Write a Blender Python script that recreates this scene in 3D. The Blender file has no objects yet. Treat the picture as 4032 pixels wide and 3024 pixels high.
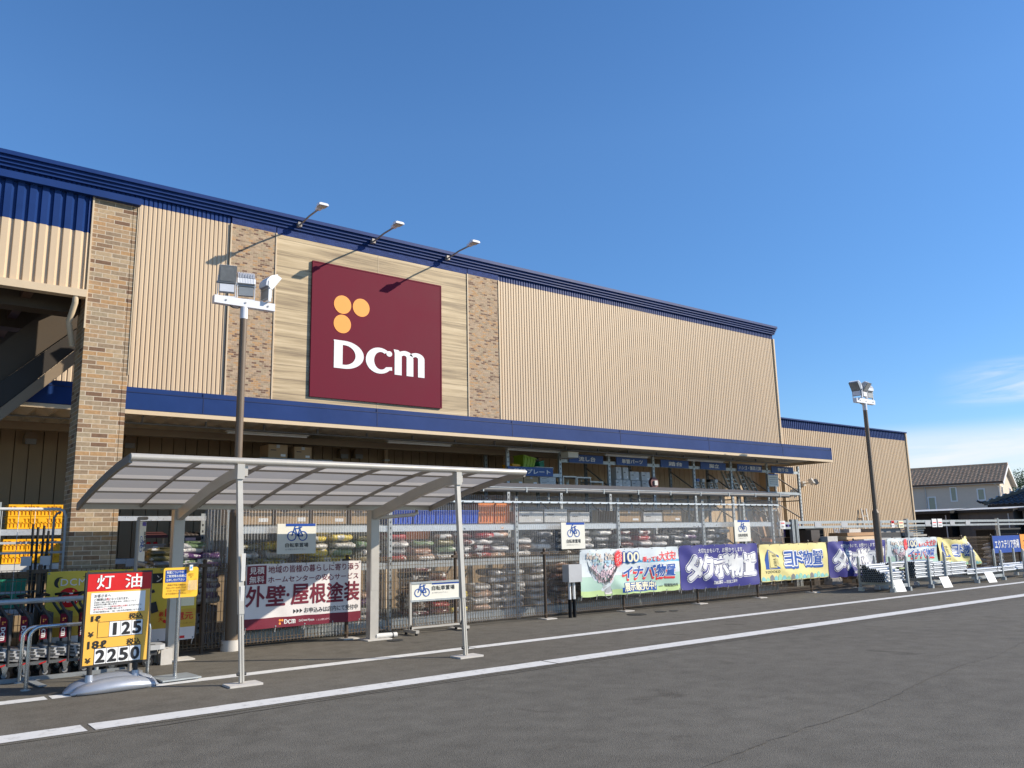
import bpy, math, random
from mathutils import Vector, Matrix
random.seed(7)
R_ = random.Random(11)
sc = bpy.context.scene
C = sc.collection

# ---------------------------------------------------------------- camera
YAW, PIT, ROL = math.radians(38.017), math.radians(10.551), math.radians(-1.253)
d = Vector((math.cos(PIT)*math.sin(YAW), math.cos(PIT)*math.cos(YAW), math.sin(PIT)))
r = d.cross(Vector((0, 0, 1))).normalized(); u = r.cross(d)
r2 = r*math.cos(ROL)+u*math.sin(ROL); u2 = -r*math.sin(ROL)+u*math.cos(ROL)
cam = bpy.data.objects.new('camera', bpy.data.cameras.new('camera'))
C.objects.link(cam)
m = Matrix((r2, u2, -d)).transposed().to_4x4(); m.translation = (0, 0, 1.5)
cam.matrix_world = m
cam.data.sensor_width = 36; cam.data.lens = 29.13; cam.data.clip_start = .05; cam.data.clip_end = 2000
sc.camera = cam

# ---------------------------------------------------------------- world and sun
EL = math.radians(28.2); AZ = (.786, -.618)
tosun = Vector((AZ[0]*math.cos(EL), AZ[1]*math.cos(EL), math.sin(EL)))
w = bpy.data.worlds.new("World"); sc.world = w; w.use_nodes = True
nt = w.node_tree; N = nt.nodes; L = nt.links; N.clear()
out = N.new('ShaderNodeOutputWorld'); bg = N.new('ShaderNodeBackground'); sky = N.new('ShaderNodeTexSky')
sky.sky_type = 'NISHITA'; sky.sun_disc = False; sky.sun_elevation = EL
sky.sun_rotation = math.atan2(AZ[0], AZ[1]); sky.air_density = 1.0; sky.dust_density = .05; sky.ozone_density = 3
bg.inputs['Strength'].default_value = .125
# thin cirrus low in the sky
tc = N.new('ShaderNodeTexCoord'); sep = N.new('ShaderNodeSeparateXYZ'); L.new(tc.outputs['Generated'], sep.inputs[0])
mp = N.new('ShaderNodeMapping'); mp.inputs['Scale'].default_value = (2.2, 2.2, 17); mp.inputs['Rotation'].default_value = (.06, .05, .3)
L.new(tc.outputs['Generated'], mp.inputs[0])
nz = N.new('ShaderNodeTexNoise'); nz.inputs['Scale'].default_value = 2.1; nz.inputs['Detail'].default_value = 7; nz.inputs['Roughness'].default_value = .56
nz.inputs['Distortion'].default_value = .5
L.new(mp.outputs[0], nz.inputs['Vector'])
rp = N.new('ShaderNodeValToRGB'); rp.color_ramp.elements[0].position = .47; rp.color_ramp.elements[1].position = .72
L.new(nz.outputs['Fac'], rp.inputs[0])
def mathn(op, a, b=None, clamp=False):
    n = N.new('ShaderNodeMath'); n.operation = op; n.use_clamp = clamp
    for i, v in enumerate((a, b)):
        if v is None: continue
        if isinstance(v, (int, float)): n.inputs[i].default_value = v
        else: L.new(v, n.inputs[i])
    return n.outputs[0]
def ramp(sock, a, b_, lo_=0., hi_=1.):
    n = N.new('ShaderNodeMapRange'); n.interpolation_type = 'SMOOTHSTEP'; n.inputs[1].default_value = a; n.inputs[2].default_value = b_; n.inputs[3].default_value = lo_; n.inputs[4].default_value = hi_; L.new(sock, n.inputs[0]); return n.outputs[0]
# wisps a little above, a pale bank of cloud close to the horizon, clear sky to the left
wisp = mathn('MULTIPLY', mathn('MULTIPLY', mathn('MULTIPLY', ramp(sep.outputs['Z'], .178, .158), ramp(sep.outputs['Z'], .122, .142)), ramp(sep.outputs['X'], .895, .93)), rp.outputs[0])
bank = mathn('MULTIPLY', mathn('MULTIPLY', ramp(sep.outputs['Z'], .117, .092), ramp(sep.outputs['X'], .74, .86)), mathn('ADD', mathn('MULTIPLY', rp.outputs[0], .5), .62))
fac = mathn('MAXIMUM', mathn('MULTIPLY', wisp, 1.3), mathn('MULTIPLY', bank, .9), True)
hs = N.new('ShaderNodeHueSaturation'); hs.inputs['Saturation'].default_value = 1.2; hs.inputs['Hue'].default_value = .505; hs.inputs['Value'].default_value = 1.06
sk = N.new('ShaderNodeMix'); sk.data_type = 'RGBA'; sk.blend_type = 'MULTIPLY'; sk.inputs[0].default_value = 1; L.new(sky.outputs[0], sk.inputs[6])   # darkening and blue tint put into the sky colour towards the horizon
cl = N.new('ShaderNodeValToRGB'); cl.color_ramp.elements[0].color = (.60, .68, .80, 1); cl.color_ramp.elements[0].position = .02; cl.color_ramp.elements[1].color = (1, 1, 1, 1); cl.color_ramp.elements[1].position = .45; L.new(sep.outputs['Z'], cl.inputs[0]); L.new(cl.outputs[0], sk.inputs[7]); L.new(sk.outputs[2], hs.inputs['Color'])
mixc = N.new('ShaderNodeMix'); mixc.data_type = 'RGBA'
L.new(fac, mixc.inputs[0]); L.new(hs.outputs[0], mixc.inputs[6]); mixc.inputs[7].default_value = (5.3, 5.5, 5.8, 1)
L.new(mixc.outputs[2], bg.inputs[0]); L.new(bg.outputs[0], out.inputs[0])
sun = bpy.data.objects.new('sun', bpy.data.lights.new('sun', 'SUN')); C.objects.link(sun)
sun.data.energy = 4.2; sun.data.angle = math.radians(.5); sun.data.color = (1, .90, .755)
sun.rotation_euler = tosun.to_track_quat('Z', 'Y').to_euler()
sun.location = (20, -20, 30)
sc.view_settings.view_transform = 'Standard'; sc.view_settings.look = 'None'; sc.view_settings.exposure = .5
sc.cycles.transparent_max_bounces = 24
sc.cycles.max_bounces = 8

# ---------------------------------------------------------------- materials
MATS = {}
def nodes(name):
    mt = bpy.data.materials.new(name); mt.use_nodes = True
    n = mt.node_tree.nodes; return mt, n, mt.node_tree.links, n['Principled BSDF']
def M(name, col=None, rough=.6, metal=0., var=.08, scale=6., bump=0., bscale=40., spec=.4, stretch=(1, 1, 1), alpha=1., coat=0.):
    if name in MATS: return MATS[name]
    mt, n, l, p = nodes(name)
    p.inputs['Roughness'].default_value = rough; p.inputs['Metallic'].default_value = metal
    p.inputs['Specular IOR Level'].default_value = spec
    if coat: p.inputs['Coat Weight'].default_value = coat; p.inputs['Coat Roughness'].default_value = .15
    t = n.new('ShaderNodeTexCoord'); mpn = n.new('ShaderNodeMapping'); mpn.inputs['Scale'].default_value = stretch
    l.new(t.outputs['Object'], mpn.inputs[0])
    z = n.new('ShaderNodeTexNoise'); z.inputs['Scale'].default_value = scale; z.inputs['Detail'].default_value = 6; z.inputs['Roughness'].default_value = .65
    l.new(mpn.outputs[0], z.inputs['Vector'])
    cr = n.new('ShaderNodeValToRGB'); cr.color_ramp.elements[0].position = .25; cr.color_ramp.elements[1].position = .75
    cr.color_ramp.elements[0].color = (*[c*(1-var) for c in col], 1); cr.color_ramp.elements[1].color = (*[min(1, c*(1+var)) for c in col], 1)
    l.new(z.outputs['Fac'], cr.inputs[0]); l.new(cr.outputs[0], p.inputs['Base Color'])
    rr = n.new('ShaderNodeMapRange'); rr.inputs[3].default_value = max(0, rough-.1); rr.inputs[4].default_value = min(1, rough+.1)
    l.new(z.outputs['Fac'], rr.inputs[0]); l.new(rr.outputs[0], p.inputs['Roughness'])
    if bump:
        b = n.new('ShaderNodeBump'); z2 = n.new('ShaderNodeTexNoise'); z2.inputs['Scale'].default_value = bscale; z2.inputs['Detail'].default_value = 4
        l.new(mpn.outputs[0], z2.inputs['Vector']); l.new(z2.outputs['Fac'], b.inputs['Height']); b.inputs['Strength'].default_value = bump; b.inputs['Distance'].default_value = .02
        l.new(b.outputs[0], p.inputs['Normal'])
    MATS[name] = mt; return mt
def brick_mat(name, bw, bh, pal, mortar, msize, off=.5, dark=1.):
    mt, n, l, p = nodes(name); p.inputs['Roughness'].default_value = .75; p.inputs['Specular IOR Level'].default_value = .3
    g = n.new('ShaderNodeNewGeometry'); s = n.new('ShaderNodeSeparateXYZ'); l.new(g.outputs['Position'], s.inputs[0])
    a = n.new('ShaderNodeMath'); a.operation = 'ADD'; l.new(s.outputs[0], a.inputs[0]); l.new(s.outputs[1], a.inputs[1])
    c = n.new('ShaderNodeCombineXYZ'); l.new(a.outputs[0], c.inputs[0]); l.new(s.outputs[2], c.inputs[1])
    b = n.new('ShaderNodeTexBrick'); b.offset = off; b.offset_frequency = 2; l.new(c.outputs[0], b.inputs['Vector'])
    b.inputs['Scale'].default_value = 1; b.inputs['Brick Width'].default_value = bw; b.inputs['Row Height'].default_value = bh; b.inputs['Mortar Size'].default_value = msize
    b.inputs['Color1'].default_value = (0, 0, 0, 1); b.inputs['Color2'].default_value = (1, 1, 1, 1); b.inputs['Mortar'].default_value = (0, 0, 0, 1)
    b.inputs['Mortar Smooth'].default_value = .1; b.inputs['Bias'].default_value = 0
    cr = n.new('ShaderNodeValToRGB'); e = cr.color_ramp.elements
    cr.color_ramp.interpolation = 'CONSTANT'
    while len(e) < len(pal): e.new(.5)
    for i, q in enumerate(pal): e[i].position = i/len(pal); e[i].color = (*[v*dark for v in q], 1)
    l.new(b.outputs['Color'], cr.inputs[0])
    z = n.new('ShaderNodeTexNoise'); z.inputs['Scale'].default_value = 22; z.inputs['Detail'].default_value = 7; l.new(c.outputs[0], z.inputs['Vector'])
    mm = n.new('ShaderNodeMix'); mm.data_type = 'RGBA'; mm.blend_type = 'OVERLAY'; mm.inputs[0].default_value = .4
    l.new(cr.outputs[0], mm.inputs[6]); l.new(z.outputs['Fac'], mm.inputs[7])
    mo = n.new('ShaderNodeMix'); mo.data_type = 'RGBA'; l.new(b.outputs['Fac'], mo.inputs[0]); l.new(mm.outputs[2], mo.inputs[6]); mo.inputs[7].default_value = (*mortar, 1)
    l.new(mo.outputs[2], p.inputs['Base Color'])
    bp = n.new('ShaderNodeBump'); bp.inputs['Strength'].default_value = .5; bp.inputs['Distance'].default_value = .006
    iv = n.new('ShaderNodeMath'); iv.operation = 'SUBTRACT'; iv.inputs[0].default_value = 1; l.new(b.outputs['Fac'], iv.inputs[1])
    ad = n.new('ShaderNodeMath'); ad.operation = 'MULTIPLY_ADD'; l.new(z.outputs['Fac'], ad.inputs[0]); ad.inputs[1].default_value = .5; l.new(iv.outputs[0], ad.inputs[2])
    l.new(ad.outputs[0], bp.inputs['Height']); l.new(bp.outputs[0], p.inputs['Normal'])
    MATS[name] = mt; return mt
PAL = [(.20, .115, .068), (.42, .285, .165), (.31, .222, .14), (.46, .275, .13), (.38, .295, .19), (.27, .17, .10), (.47, .345, .21), (.35, .26, .165), (.43, .275, .15)]
brick_mat('tile_brick', .215, .0635, PAL, (.56, .47, .35), .0055, dark=.9)
brick_mat('small_brick', .105, .042, [tuple(v*1.0 for v in q) for q in PAL[1:5]]+[(.43, .31, .2), (.17, .1, .065), (.4, .29, .19), (.46, .34, .22)], (.47, .36, .25), .004)
brick_mat('blue_brick', .105, .042, [(.012, .03, .125), (.017, .04, .15), (.02, .045, .17)], (.03, .06, .2), .004)
def wood_mat():
    mt, n, l, p = nodes('wood_siding'); p.inputs['Roughness'].default_value = .6
    g = n.new('ShaderNodeNewGeometry'); mpn = n.new('ShaderNodeMapping'); mpn.inputs['Scale'].default_value = (.22, 1, 5.5); l.new(g.outputs['Position'], mpn.inputs[0])
    z = n.new('ShaderNodeTexNoise'); z.inputs['Scale'].default_value = 2.2; z.inputs['Detail'].default_value = 8; z.inputs['Roughness'].default_value = .62; l.new(mpn.outputs[0], z.inputs['Vector'])
    cr = n.new('ShaderNodeValToRGB'); e = cr.color_ramp.elements
    e[0].position = .34; e[0].color = (.25, .18, .10, 1); e[1].position = .66; e[1].color = (.64, .505, .31, 1)
    q = e.new(.5); q.color = (.47, .355, .20, 1)
    l.new(z.outputs['Fac'], cr.inputs[0])
    s = n.new('ShaderNodeSeparateXYZ'); l.new(g.outputs['Position'], s.inputs[0])
    f = n.new('ShaderNodeMath'); f.operation = 'PINGPONG'; f.inputs[1].default_value = .151; l.new(s.outputs[2], f.inputs[0])
    k = n.new('ShaderNodeMath'); k.operation = 'LESS_THAN'; k.inputs[1].default_value = .005; l.new(f.outputs[0], k.inputs[0])
    mo = n.new('ShaderNodeMix'); mo.data_type = 'RGBA'; l.new(k.outputs[0], mo.inputs[0]); l.new(cr.outputs[0], mo.inputs[6]); mo.inputs[7].default_value = (.22, .16, .09, 1)
    l.new(mo.outputs[2], p.inputs['Base Color']); MATS['wood_siding'] = mt
wood_mat()
def asphalt(name, c0, c1):
    mt, n, l, p = nodes(name); p.inputs['Roughness'].default_value = .9; p.inputs['Specular IOR Level'].default_value = .25
    g = n.new('ShaderNodeNewGeometry')
    a = n.new('ShaderNodeTexNoise'); a.inputs['Scale'].default_value = .35; a.inputs['Detail'].default_value = 5; l.new(g.outputs['Position'], a.inputs['Vector'])
    b = n.new('ShaderNodeTexNoise'); b.inputs['Scale'].default_value = 38; b.inputs['Detail'].default_value = 6; b.inputs['Roughness'].default_value = .8; l.new(g.outputs['Position'], b.inputs['Vector'])
    k = n.new('ShaderNodeTexNoise'); k.inputs['Scale'].default_value = 4; k.inputs['Detail'].default_value = 8; l.new(g.outputs['Position'], k.inputs['Vector'])
    v = n.new('ShaderNodeTexVoronoi'); v.inputs['Scale'].default_value = 130; l.new(g.outputs['Position'], v.inputs['Vector'])
    s = n.new('ShaderNodeMath'); s.operation = 'MULTIPLY_ADD'; l.new(a.outputs['Fac'], s.inputs[0]); s.inputs[1].default_value = .3
    s2 = n.new('ShaderNodeMath'); s2.operation = 'MULTIPLY_ADD'; l.new(b.outputs['Fac'], s2.inputs[0]); s2.inputs[1].default_value = 1.1
    s3 = n.new('ShaderNodeMath'); s3.operation = 'MULTIPLY_ADD'; l.new(k.outputs['Fac'], s3.inputs[0]); s3.inputs[1].default_value = .5; s3.inputs[2].default_value = -.45
    l.new(s3.outputs[0], s2.inputs[2]); l.new(s2.outputs[0], s.inputs[2])
    cr = n.new('ShaderNodeValToRGB'); e = cr.color_ramp.elements; e[0].position = .2; e[1].position = .82; e[0].color = (*c0, 1); e[1].color = (*c1, 1)
    l.new(s.outputs[0], cr.inputs[0])
    st = n.new('ShaderNodeTexNoise'); st.inputs['Scale'].default_value = 1.15; st.inputs['Detail'].default_value = 9; st.inputs['Roughness'].default_value = .62; st.inputs['Distortion'].default_value = .6; l.new(g.outputs['Position'], st.inputs['Vector'])
    sr = n.new('ShaderNodeValToRGB'); sr.color_ramp.elements[0].position = .615; sr.color_ramp.elements[0].color = (1, 1, 1, 1); sr.color_ramp.elements[1].position = .70; sr.color_ramp.elements[1].color = (.72, .71, .70, 1); l.new(st.outputs['Fac'], sr.inputs[0])
    ml = n.new('ShaderNodeMix'); ml.data_type = 'RGBA'; ml.blend_type = 'MULTIPLY'; ml.inputs[0].default_value = 1; l.new(cr.outputs[0], ml.inputs[6]); l.new(sr.outputs[0], ml.inputs[7]); l.new(ml.outputs[2], p.inputs['Base Color'])
    bp = n.new('ShaderNodeBump'); bp.inputs['Strength'].default_value = .55; bp.inputs['Distance'].default_value = .006
    l.new(v.outputs['Distance'], bp.inputs['Height']); l.new(bp.outputs[0], p.inputs['Normal'])
    MATS[name] = mt
asphalt('asphalt', (.084, .077, .063), (.208, .193, .160))
asphalt('asphalt_walk', (.088, .079, .063), (.210, .192, .157))
def paint_mat():
    mt, n, l, p = nodes('road_paint'); p.inputs['Roughness'].default_value = .75
    g = n.new('ShaderNodeNewGeometry'); z = n.new('ShaderNodeTexNoise'); z.inputs['Scale'].default_value = 9; z.inputs['Detail'].default_value = 9; z.inputs['Roughness'].default_value = .72
    l.new(g.outputs['Position'], z.inputs['Vector']); cr = n.new('ShaderNodeValToRGB'); e = cr.color_ramp.elements
    e[0].position = .26; e[0].color = (.34, .33, .31, 1); e[1].position = .47; e[1].color = (.74, .73, .69, 1); l.new(z.outputs['Fac'], cr.inputs[0]); l.new(cr.outputs[0], p.inputs['Base Color'])
    MATS['road_paint'] = mt
paint_mat()
def clear_mat(name, col, tr, rough=.25):
    mt, n, l, p = nodes(name); p.inputs['Base Color'].default_value = (*col, 1); p.inputs['Roughness'].default_value = rough
    t = n.new('ShaderNodeBsdfTransparent'); mx = n.new('ShaderNodeMixShader'); mx.inputs[0].default_value = tr
    l.new(p.outputs[0], mx.inputs[1]); l.new(t.outputs[0], mx.inputs[2]); l.new(mx.outputs[0], n['Material Output'].inputs[0]); MATS[name] = mt
def ribbed_clear():   # clear corrugated sheet: see-through where it faces you, milky on the flanks
    mt, n, l, p = nodes('clear_ribbed'); p.inputs['Base Color'].default_value = (.76, .765, .76, 1); p.inputs['Roughness'].default_value = .16
    t = n.new('ShaderNodeBsdfTransparent'); mx = n.new('ShaderNodeMixShader'); lw = n.new('ShaderNodeLayerWeight'); lw.inputs['Blend'].default_value = .5
    r_ = n.new('ShaderNodeMapRange'); r_.inputs[1].default_value = .08; r_.inputs[2].default_value = .62; r_.inputs[3].default_value = .80; r_.inputs[4].default_value = .46
    l.new(lw.outputs['Facing'], r_.inputs[0]); l.new(r_.outputs[0], mx.inputs[0]); l.new(p.outputs[0], mx.inputs[1]); l.new(t.outputs[0], mx.inputs[2]); tl = n.new('ShaderNodeBsdfTranslucent'); tl.inputs[0].default_value = (.78, .785, .78, 1); m2 = n.new('ShaderNodeMixShader'); m2.inputs[0].default_value = .5
    l.new(p.outputs[0], m2.inputs[1]); l.new(tl.outputs[0], m2.inputs[2]); l.new(m2.outputs[0], mx.inputs[1])
    l.new(mx.outputs[0], n['Material Output'].inputs[0]); MATS['clear_ribbed'] = mt
ribbed_clear()
clear_mat('clear_pocket', (.7, .7, .7), .7, .1)
def trans_mat(name, col, k):
    mt, n, l, p = nodes(name); p.inputs['Base Color'].default_value = (*col, 1); p.inputs['Roughness'].default_value = .35
    t = n.new('ShaderNodeBsdfTranslucent'); t.inputs[0].default_value = (*col, 1); mx = n.new('ShaderNodeMixShader'); mx.inputs[0].default_value = k
    l.new(p.outputs[0], mx.inputs[1]); l.new(t.outputs[0], mx.inputs[2]); l.new(mx.outputs[0], n['Material Output'].inputs[0]); MATS[name] = mt
trans_mat('roof_plastic', (.47, .455, .43), .6); trans_mat('purlin', (.80, .75, .66), .55)  # purlin tint is paler: it carries the roof strips' bands of reflected light
def tile_mat(name, c0, c1, su, sv, rough):
    mt, n, l, p = nodes(name); p.inputs['Roughness'].default_value = rough
    t = n.new('ShaderNodeUVMap'); z = n.new('ShaderNodeTexNoise'); z.inputs['Scale'].default_value = 30; l.new(t.outputs[0], z.inputs['Vector'])
    cr = n.new('ShaderNodeValToRGB'); e = cr.color_ramp.elements; e[0].position = .3; e[1].position = .7; e[0].color = (*c0, 1); e[1].color = (*c1, 1); l.new(z.outputs['Fac'], cr.inputs[0]); l.new(cr.outputs[0], p.inputs['Base Color'])
    MATS[name] = mt
def simple(nm, col, rough=.6, **k): return M(nm, col, rough, **k)
S = simple
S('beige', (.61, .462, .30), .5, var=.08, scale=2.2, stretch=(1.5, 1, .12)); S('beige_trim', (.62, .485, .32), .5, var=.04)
S('navy', (.009, .036, .150), .45, var=.16, scale=1.3, spec=.18, bump=.25, bscale=1.6); S('navy_dark', (.008, .02, .085), .4)
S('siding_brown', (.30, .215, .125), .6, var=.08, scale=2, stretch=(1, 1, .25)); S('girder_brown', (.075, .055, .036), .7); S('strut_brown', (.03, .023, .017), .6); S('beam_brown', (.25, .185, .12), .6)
S('soffit', (.70, .64, .53), .7); S('ceiling_panel', (.34, .33, .31), .6); S('maroon', (.150, .011, .028), .6, var=.06, scale=1.2, spec=.12); S('logo_orange', (.95, .36, .055), .5, var=.02); S('white', (.82, .82, .80), .5, var=.03)
S('siding_dark', (.2, .145, .09), .65); S('black_print', (.02, .02, .022), .5); S('maroon_print', (.17, .012, .03), .5, var=.03); S('banner_white', (.74, .70, .68), .7, var=.03)
S('galv', (.41, .44, .445), .42, metal=.35, var=.16, scale=14); S('galv_dark', (.27, .29, .30), .5, metal=.3, var=.15); S('pipe_steel', (.52, .545, .57), .36, metal=.3, var=.06, scale=14); S('steel_bright', (.68, .70, .72), .3, metal=.5, var=.1, scale=20)
S('alu', (.50, .47, .42), .38, metal=.25, var=.05); S('alu_light', (.53, .50, .44), .36, metal=.2, var=.05); S('alu_dark', (.30, .27, .235), .42, metal=.2, var=.05); 
S('pole_brown', (.17, .125, .085), .45, var=.08); S('pole_white', (.76, .77, .80), .4, var=.04); S('fence_brown', (.075, .05, .032), .5, var=.15); S('wire_brown', (.15, .105, .06), .5)
S('lamp_glass', (.30, .31, .31), .15, spec=.8, var=.25); S('lamp_body', (.33, .35, .37), .4, metal=.4); S('lamp_white', (.78, .80, .84), .4)
S('concrete', (.47, .45, .41), .9, var=.16, scale=10, bump=.3); S('concrete_light', (.58, .55, .5), .9, var=.12, scale=8)
S('black', (.012, .012, .013), .5); S('black_gloss', (.010, .0105, .012), .5, spec=.15); S('dark_grey', (.05, .052, .055), .5); S('grey', (.24, .245, .25), .5); S('light_grey', (.45, .46, .47), .5)
S('red', (.62, .012, .014), .4, var=.03); S('sign_yellow', (.86, .47, .07), .45, var=.03); S('sign_frame', (.035, .033, .032), .4); S('silver_plastic', (.36, .385, .43), .33, metal=.4, var=.06)
S('info_yellow', (.88, .52, .04), .45, var=.02); S('blue', (.012, .07, .36), .4, var=.04); S('blue_shelf', (.03, .09, .30), .45); S('cream_sign', (.78, .76, .66), .5, var=.02)
S('crate_yellow', (.95, .48, .015), .4, var=.05); S('crate_green', (.03, .27, .16), .4); S('tub_blue', (.02, .09, .55), .4); S('tub_orange', (.80, .26, .08), .45); S('carton', (.44, .30, .17), .8); S('carton_white', (.62, .61, .58), .7); S('lime', (.30, .48, .03), .4)
S('tub_beige', (.45, .36, .30), .5); S('gutter_grey', (.12, .122, .125), .5); S('lean_roof', (.20, .185, .17), .8); S('tub_maroon', (.16, .06, .06), .5); S('tub_brown', (.075, .06, .052), .5)
S('campaign_yellow', (.66, .50, .06), .6, var=.04); S('gold', (.62, .39, .05), .6); S('banner_purple', (.035, .035, .22), .6, var=.05); S('banner_yellow', (.80, .70, .30), .6, var=.03); S('banner_green', (.40, .58, .48), .6, var=.06, scale=1); S('banner_pale', (.62, .68, .70), .6, var=.05); S('banner_leaf', (.50, .66, .30), .6)
S('sky_print', (.10, .42, .68), .6); S('teal_print', (.25, .58, .60), .6); S('mint_print', (.36, .66, .45), .6); S('pink_print', (.80, .60, .64), .6); S('pale_blue_print', (.42, .62, .74), .6); S('red_print', (.78, .04, .05), .6); S('blue_print', (.015, .09, .38), .6); S('cream_print', (.85, .80, .55), .6); S('skin_print', (.66, .56, .48), .6)
S('timber', (.42, .24, .12), .7, var=.15, stretch=(.4, 4, 4)); S('timber_light', (.66, .48, .30), .7, var=.12, stretch=(.4, 4, 4)); S('timber_dark', (.10, .055, .035), .7)
S('house_wall', (.70, .58, .455), .85, var=.04, scale=3); S('shed_grey', (.15, .145, .14), .6, spec=.2); S('shed_taupe', (.13, .118, .11), .6, spec=.2); S('blind', (.42, .42, .30), .6); S('glass_dark', (.03, .035, .04), .1, spec=.8)
S('tile_brown', (.72, .43, .25), .7, var=.4, scale=5); S('tile_black', (.035, .038, .045), .25, var=.3, scale=4, spec=.6); S('leaf', (.07, .12, .03), .7, var=.5, scale=2); S('bark', (.08, .06, .045), .9)
S('asphalt_seam', (.105, .097, .082), .9); S('cast_iron', (.05, .048, .045), .7, metal=.3, bump=.4, bscale=60); S('chrome', (.55, .56, .56), .22, metal=.9, var=.08); S('purple_print', (.10, .08, .35), .5); S('grey_print', (.33, .33, .33), .5); S('brown_print', (.30, .13, .02), .5)
def bag_mat(name, col):
    mt, n, l, p = nodes(name); p.inputs['Roughness'].default_value = .3; p.inputs['Specular IOR Level'].default_value = .6
    t = n.new('ShaderNodeTexCoord'); oi = n.new('ShaderNodeObjectInfo'); ad = n.new('ShaderNodeVectorMath'); ad.operation = 'ADD'; l.new(t.outputs['Object'], ad.inputs[0]); l.new(oi.outputs['Location'], ad.inputs[1])
    z = n.new('ShaderNodeTexNoise'); z.inputs['Scale'].default_value = 5.5; z.inputs['Detail'].default_value = 3; l.new(ad.outputs[0], z.inputs['Vector'])
    cr = n.new('ShaderNodeValToRGB'); e = cr.color_ramp.elements; e[0].position = .36; e[0].color = (*[c*.45 for c in col], 1); e[1].position = .60; e[1].color = (.70, .68, .64, 1)
    q = e.new(.42); q.color = (*col, 1); q = e.new(.57); q.color = (*[min(1, c*1.1) for c in col], 1)
    l.new(z.outputs['Fac'], cr.inputs[0]); l.new(cr.outputs[0], p.inputs['Base Color'])
    z2 = n.new('ShaderNodeTexNoise'); z2.inputs['Scale'].default_value = 16; l.new(ad.outputs[0], z2.inputs['Vector']); b = n.new('ShaderNodeBump'); b.inputs['Strength'].default_value = .6; b.inputs['Distance'].default_value = .02; l.new(z2.outputs['Fac'], b.inputs['Height']); l.new(b.outputs[0], p.inputs['Normal']); MATS[name] = mt
for nm, c_ in dict(yellow=(.72, .55, .08), green=(.19, .27, .14), white=(.66, .64, .60), red=(.42, .035, .04), black=(.035, .036, .038), brown=(.17, .10, .06), terracotta=(.36, .19, .12), grey=(.20, .20, .205), purple=(.12, .05, .16), dark_red=(.14, .03, .03), olive=(.20, .17, .07), peach=(.62, .40, .28)).items():
    bag_mat('bag_'+nm, c_)

# ---------------------------------------------------------------- text
_txt = {}
def text_geo(s, off=0., shear=0., gap=1.):
    k = (s, off, shear, gap)
    if k in _txt: return _txt[k]
    cu = bpy.data.curves.new('t', 'FONT'); cu.body = s; cu.size = 1; cu.offset = off; cu.shear = shear; cu.space_character = gap; cu.resolution_u = 3; cu.fill_mode = 'FRONT'
    o = bpy.data.objects.new('t', cu); C.objects.link(o); bpy.context.view_layer.update()
    e = o.evaluated_get(bpy.context.evaluated_depsgraph_get()); me = e.to_mesh()
    g = ([(v.co.x, v.co.y) for v in me.vertices], [tuple(p.vertices) for p in me.polygons]); e.to_mesh_clear()
    bpy.data.objects.remove(o); bpy.data.curves.remove(cu); _txt[k] = g; return g

# ---------------------------------------------------------------- mesh builder
class Surf:
    def __init__(s, o, U, V, fold=None):
        s.o = Vector(o); s.U = Vector(U); s.V = Vector(V); s.n = s.U.cross(s.V).normalized(); s.fold = fold
    def pt(s, a, b, h=0.):
        if s.fold:
            da, db, dn = s.fold(a, b); return s.o+s.U*(a+da)+s.V*(b+db)+s.n*(h+dn)
        return s.o+s.U*a+s.V*b+s.n*h
def XZ(y, x0=0., z0=0., fold=None): return Surf((x0, y, z0), (1, 0, 0), (0, 0, 1), fold)   # faces -Y
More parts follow.
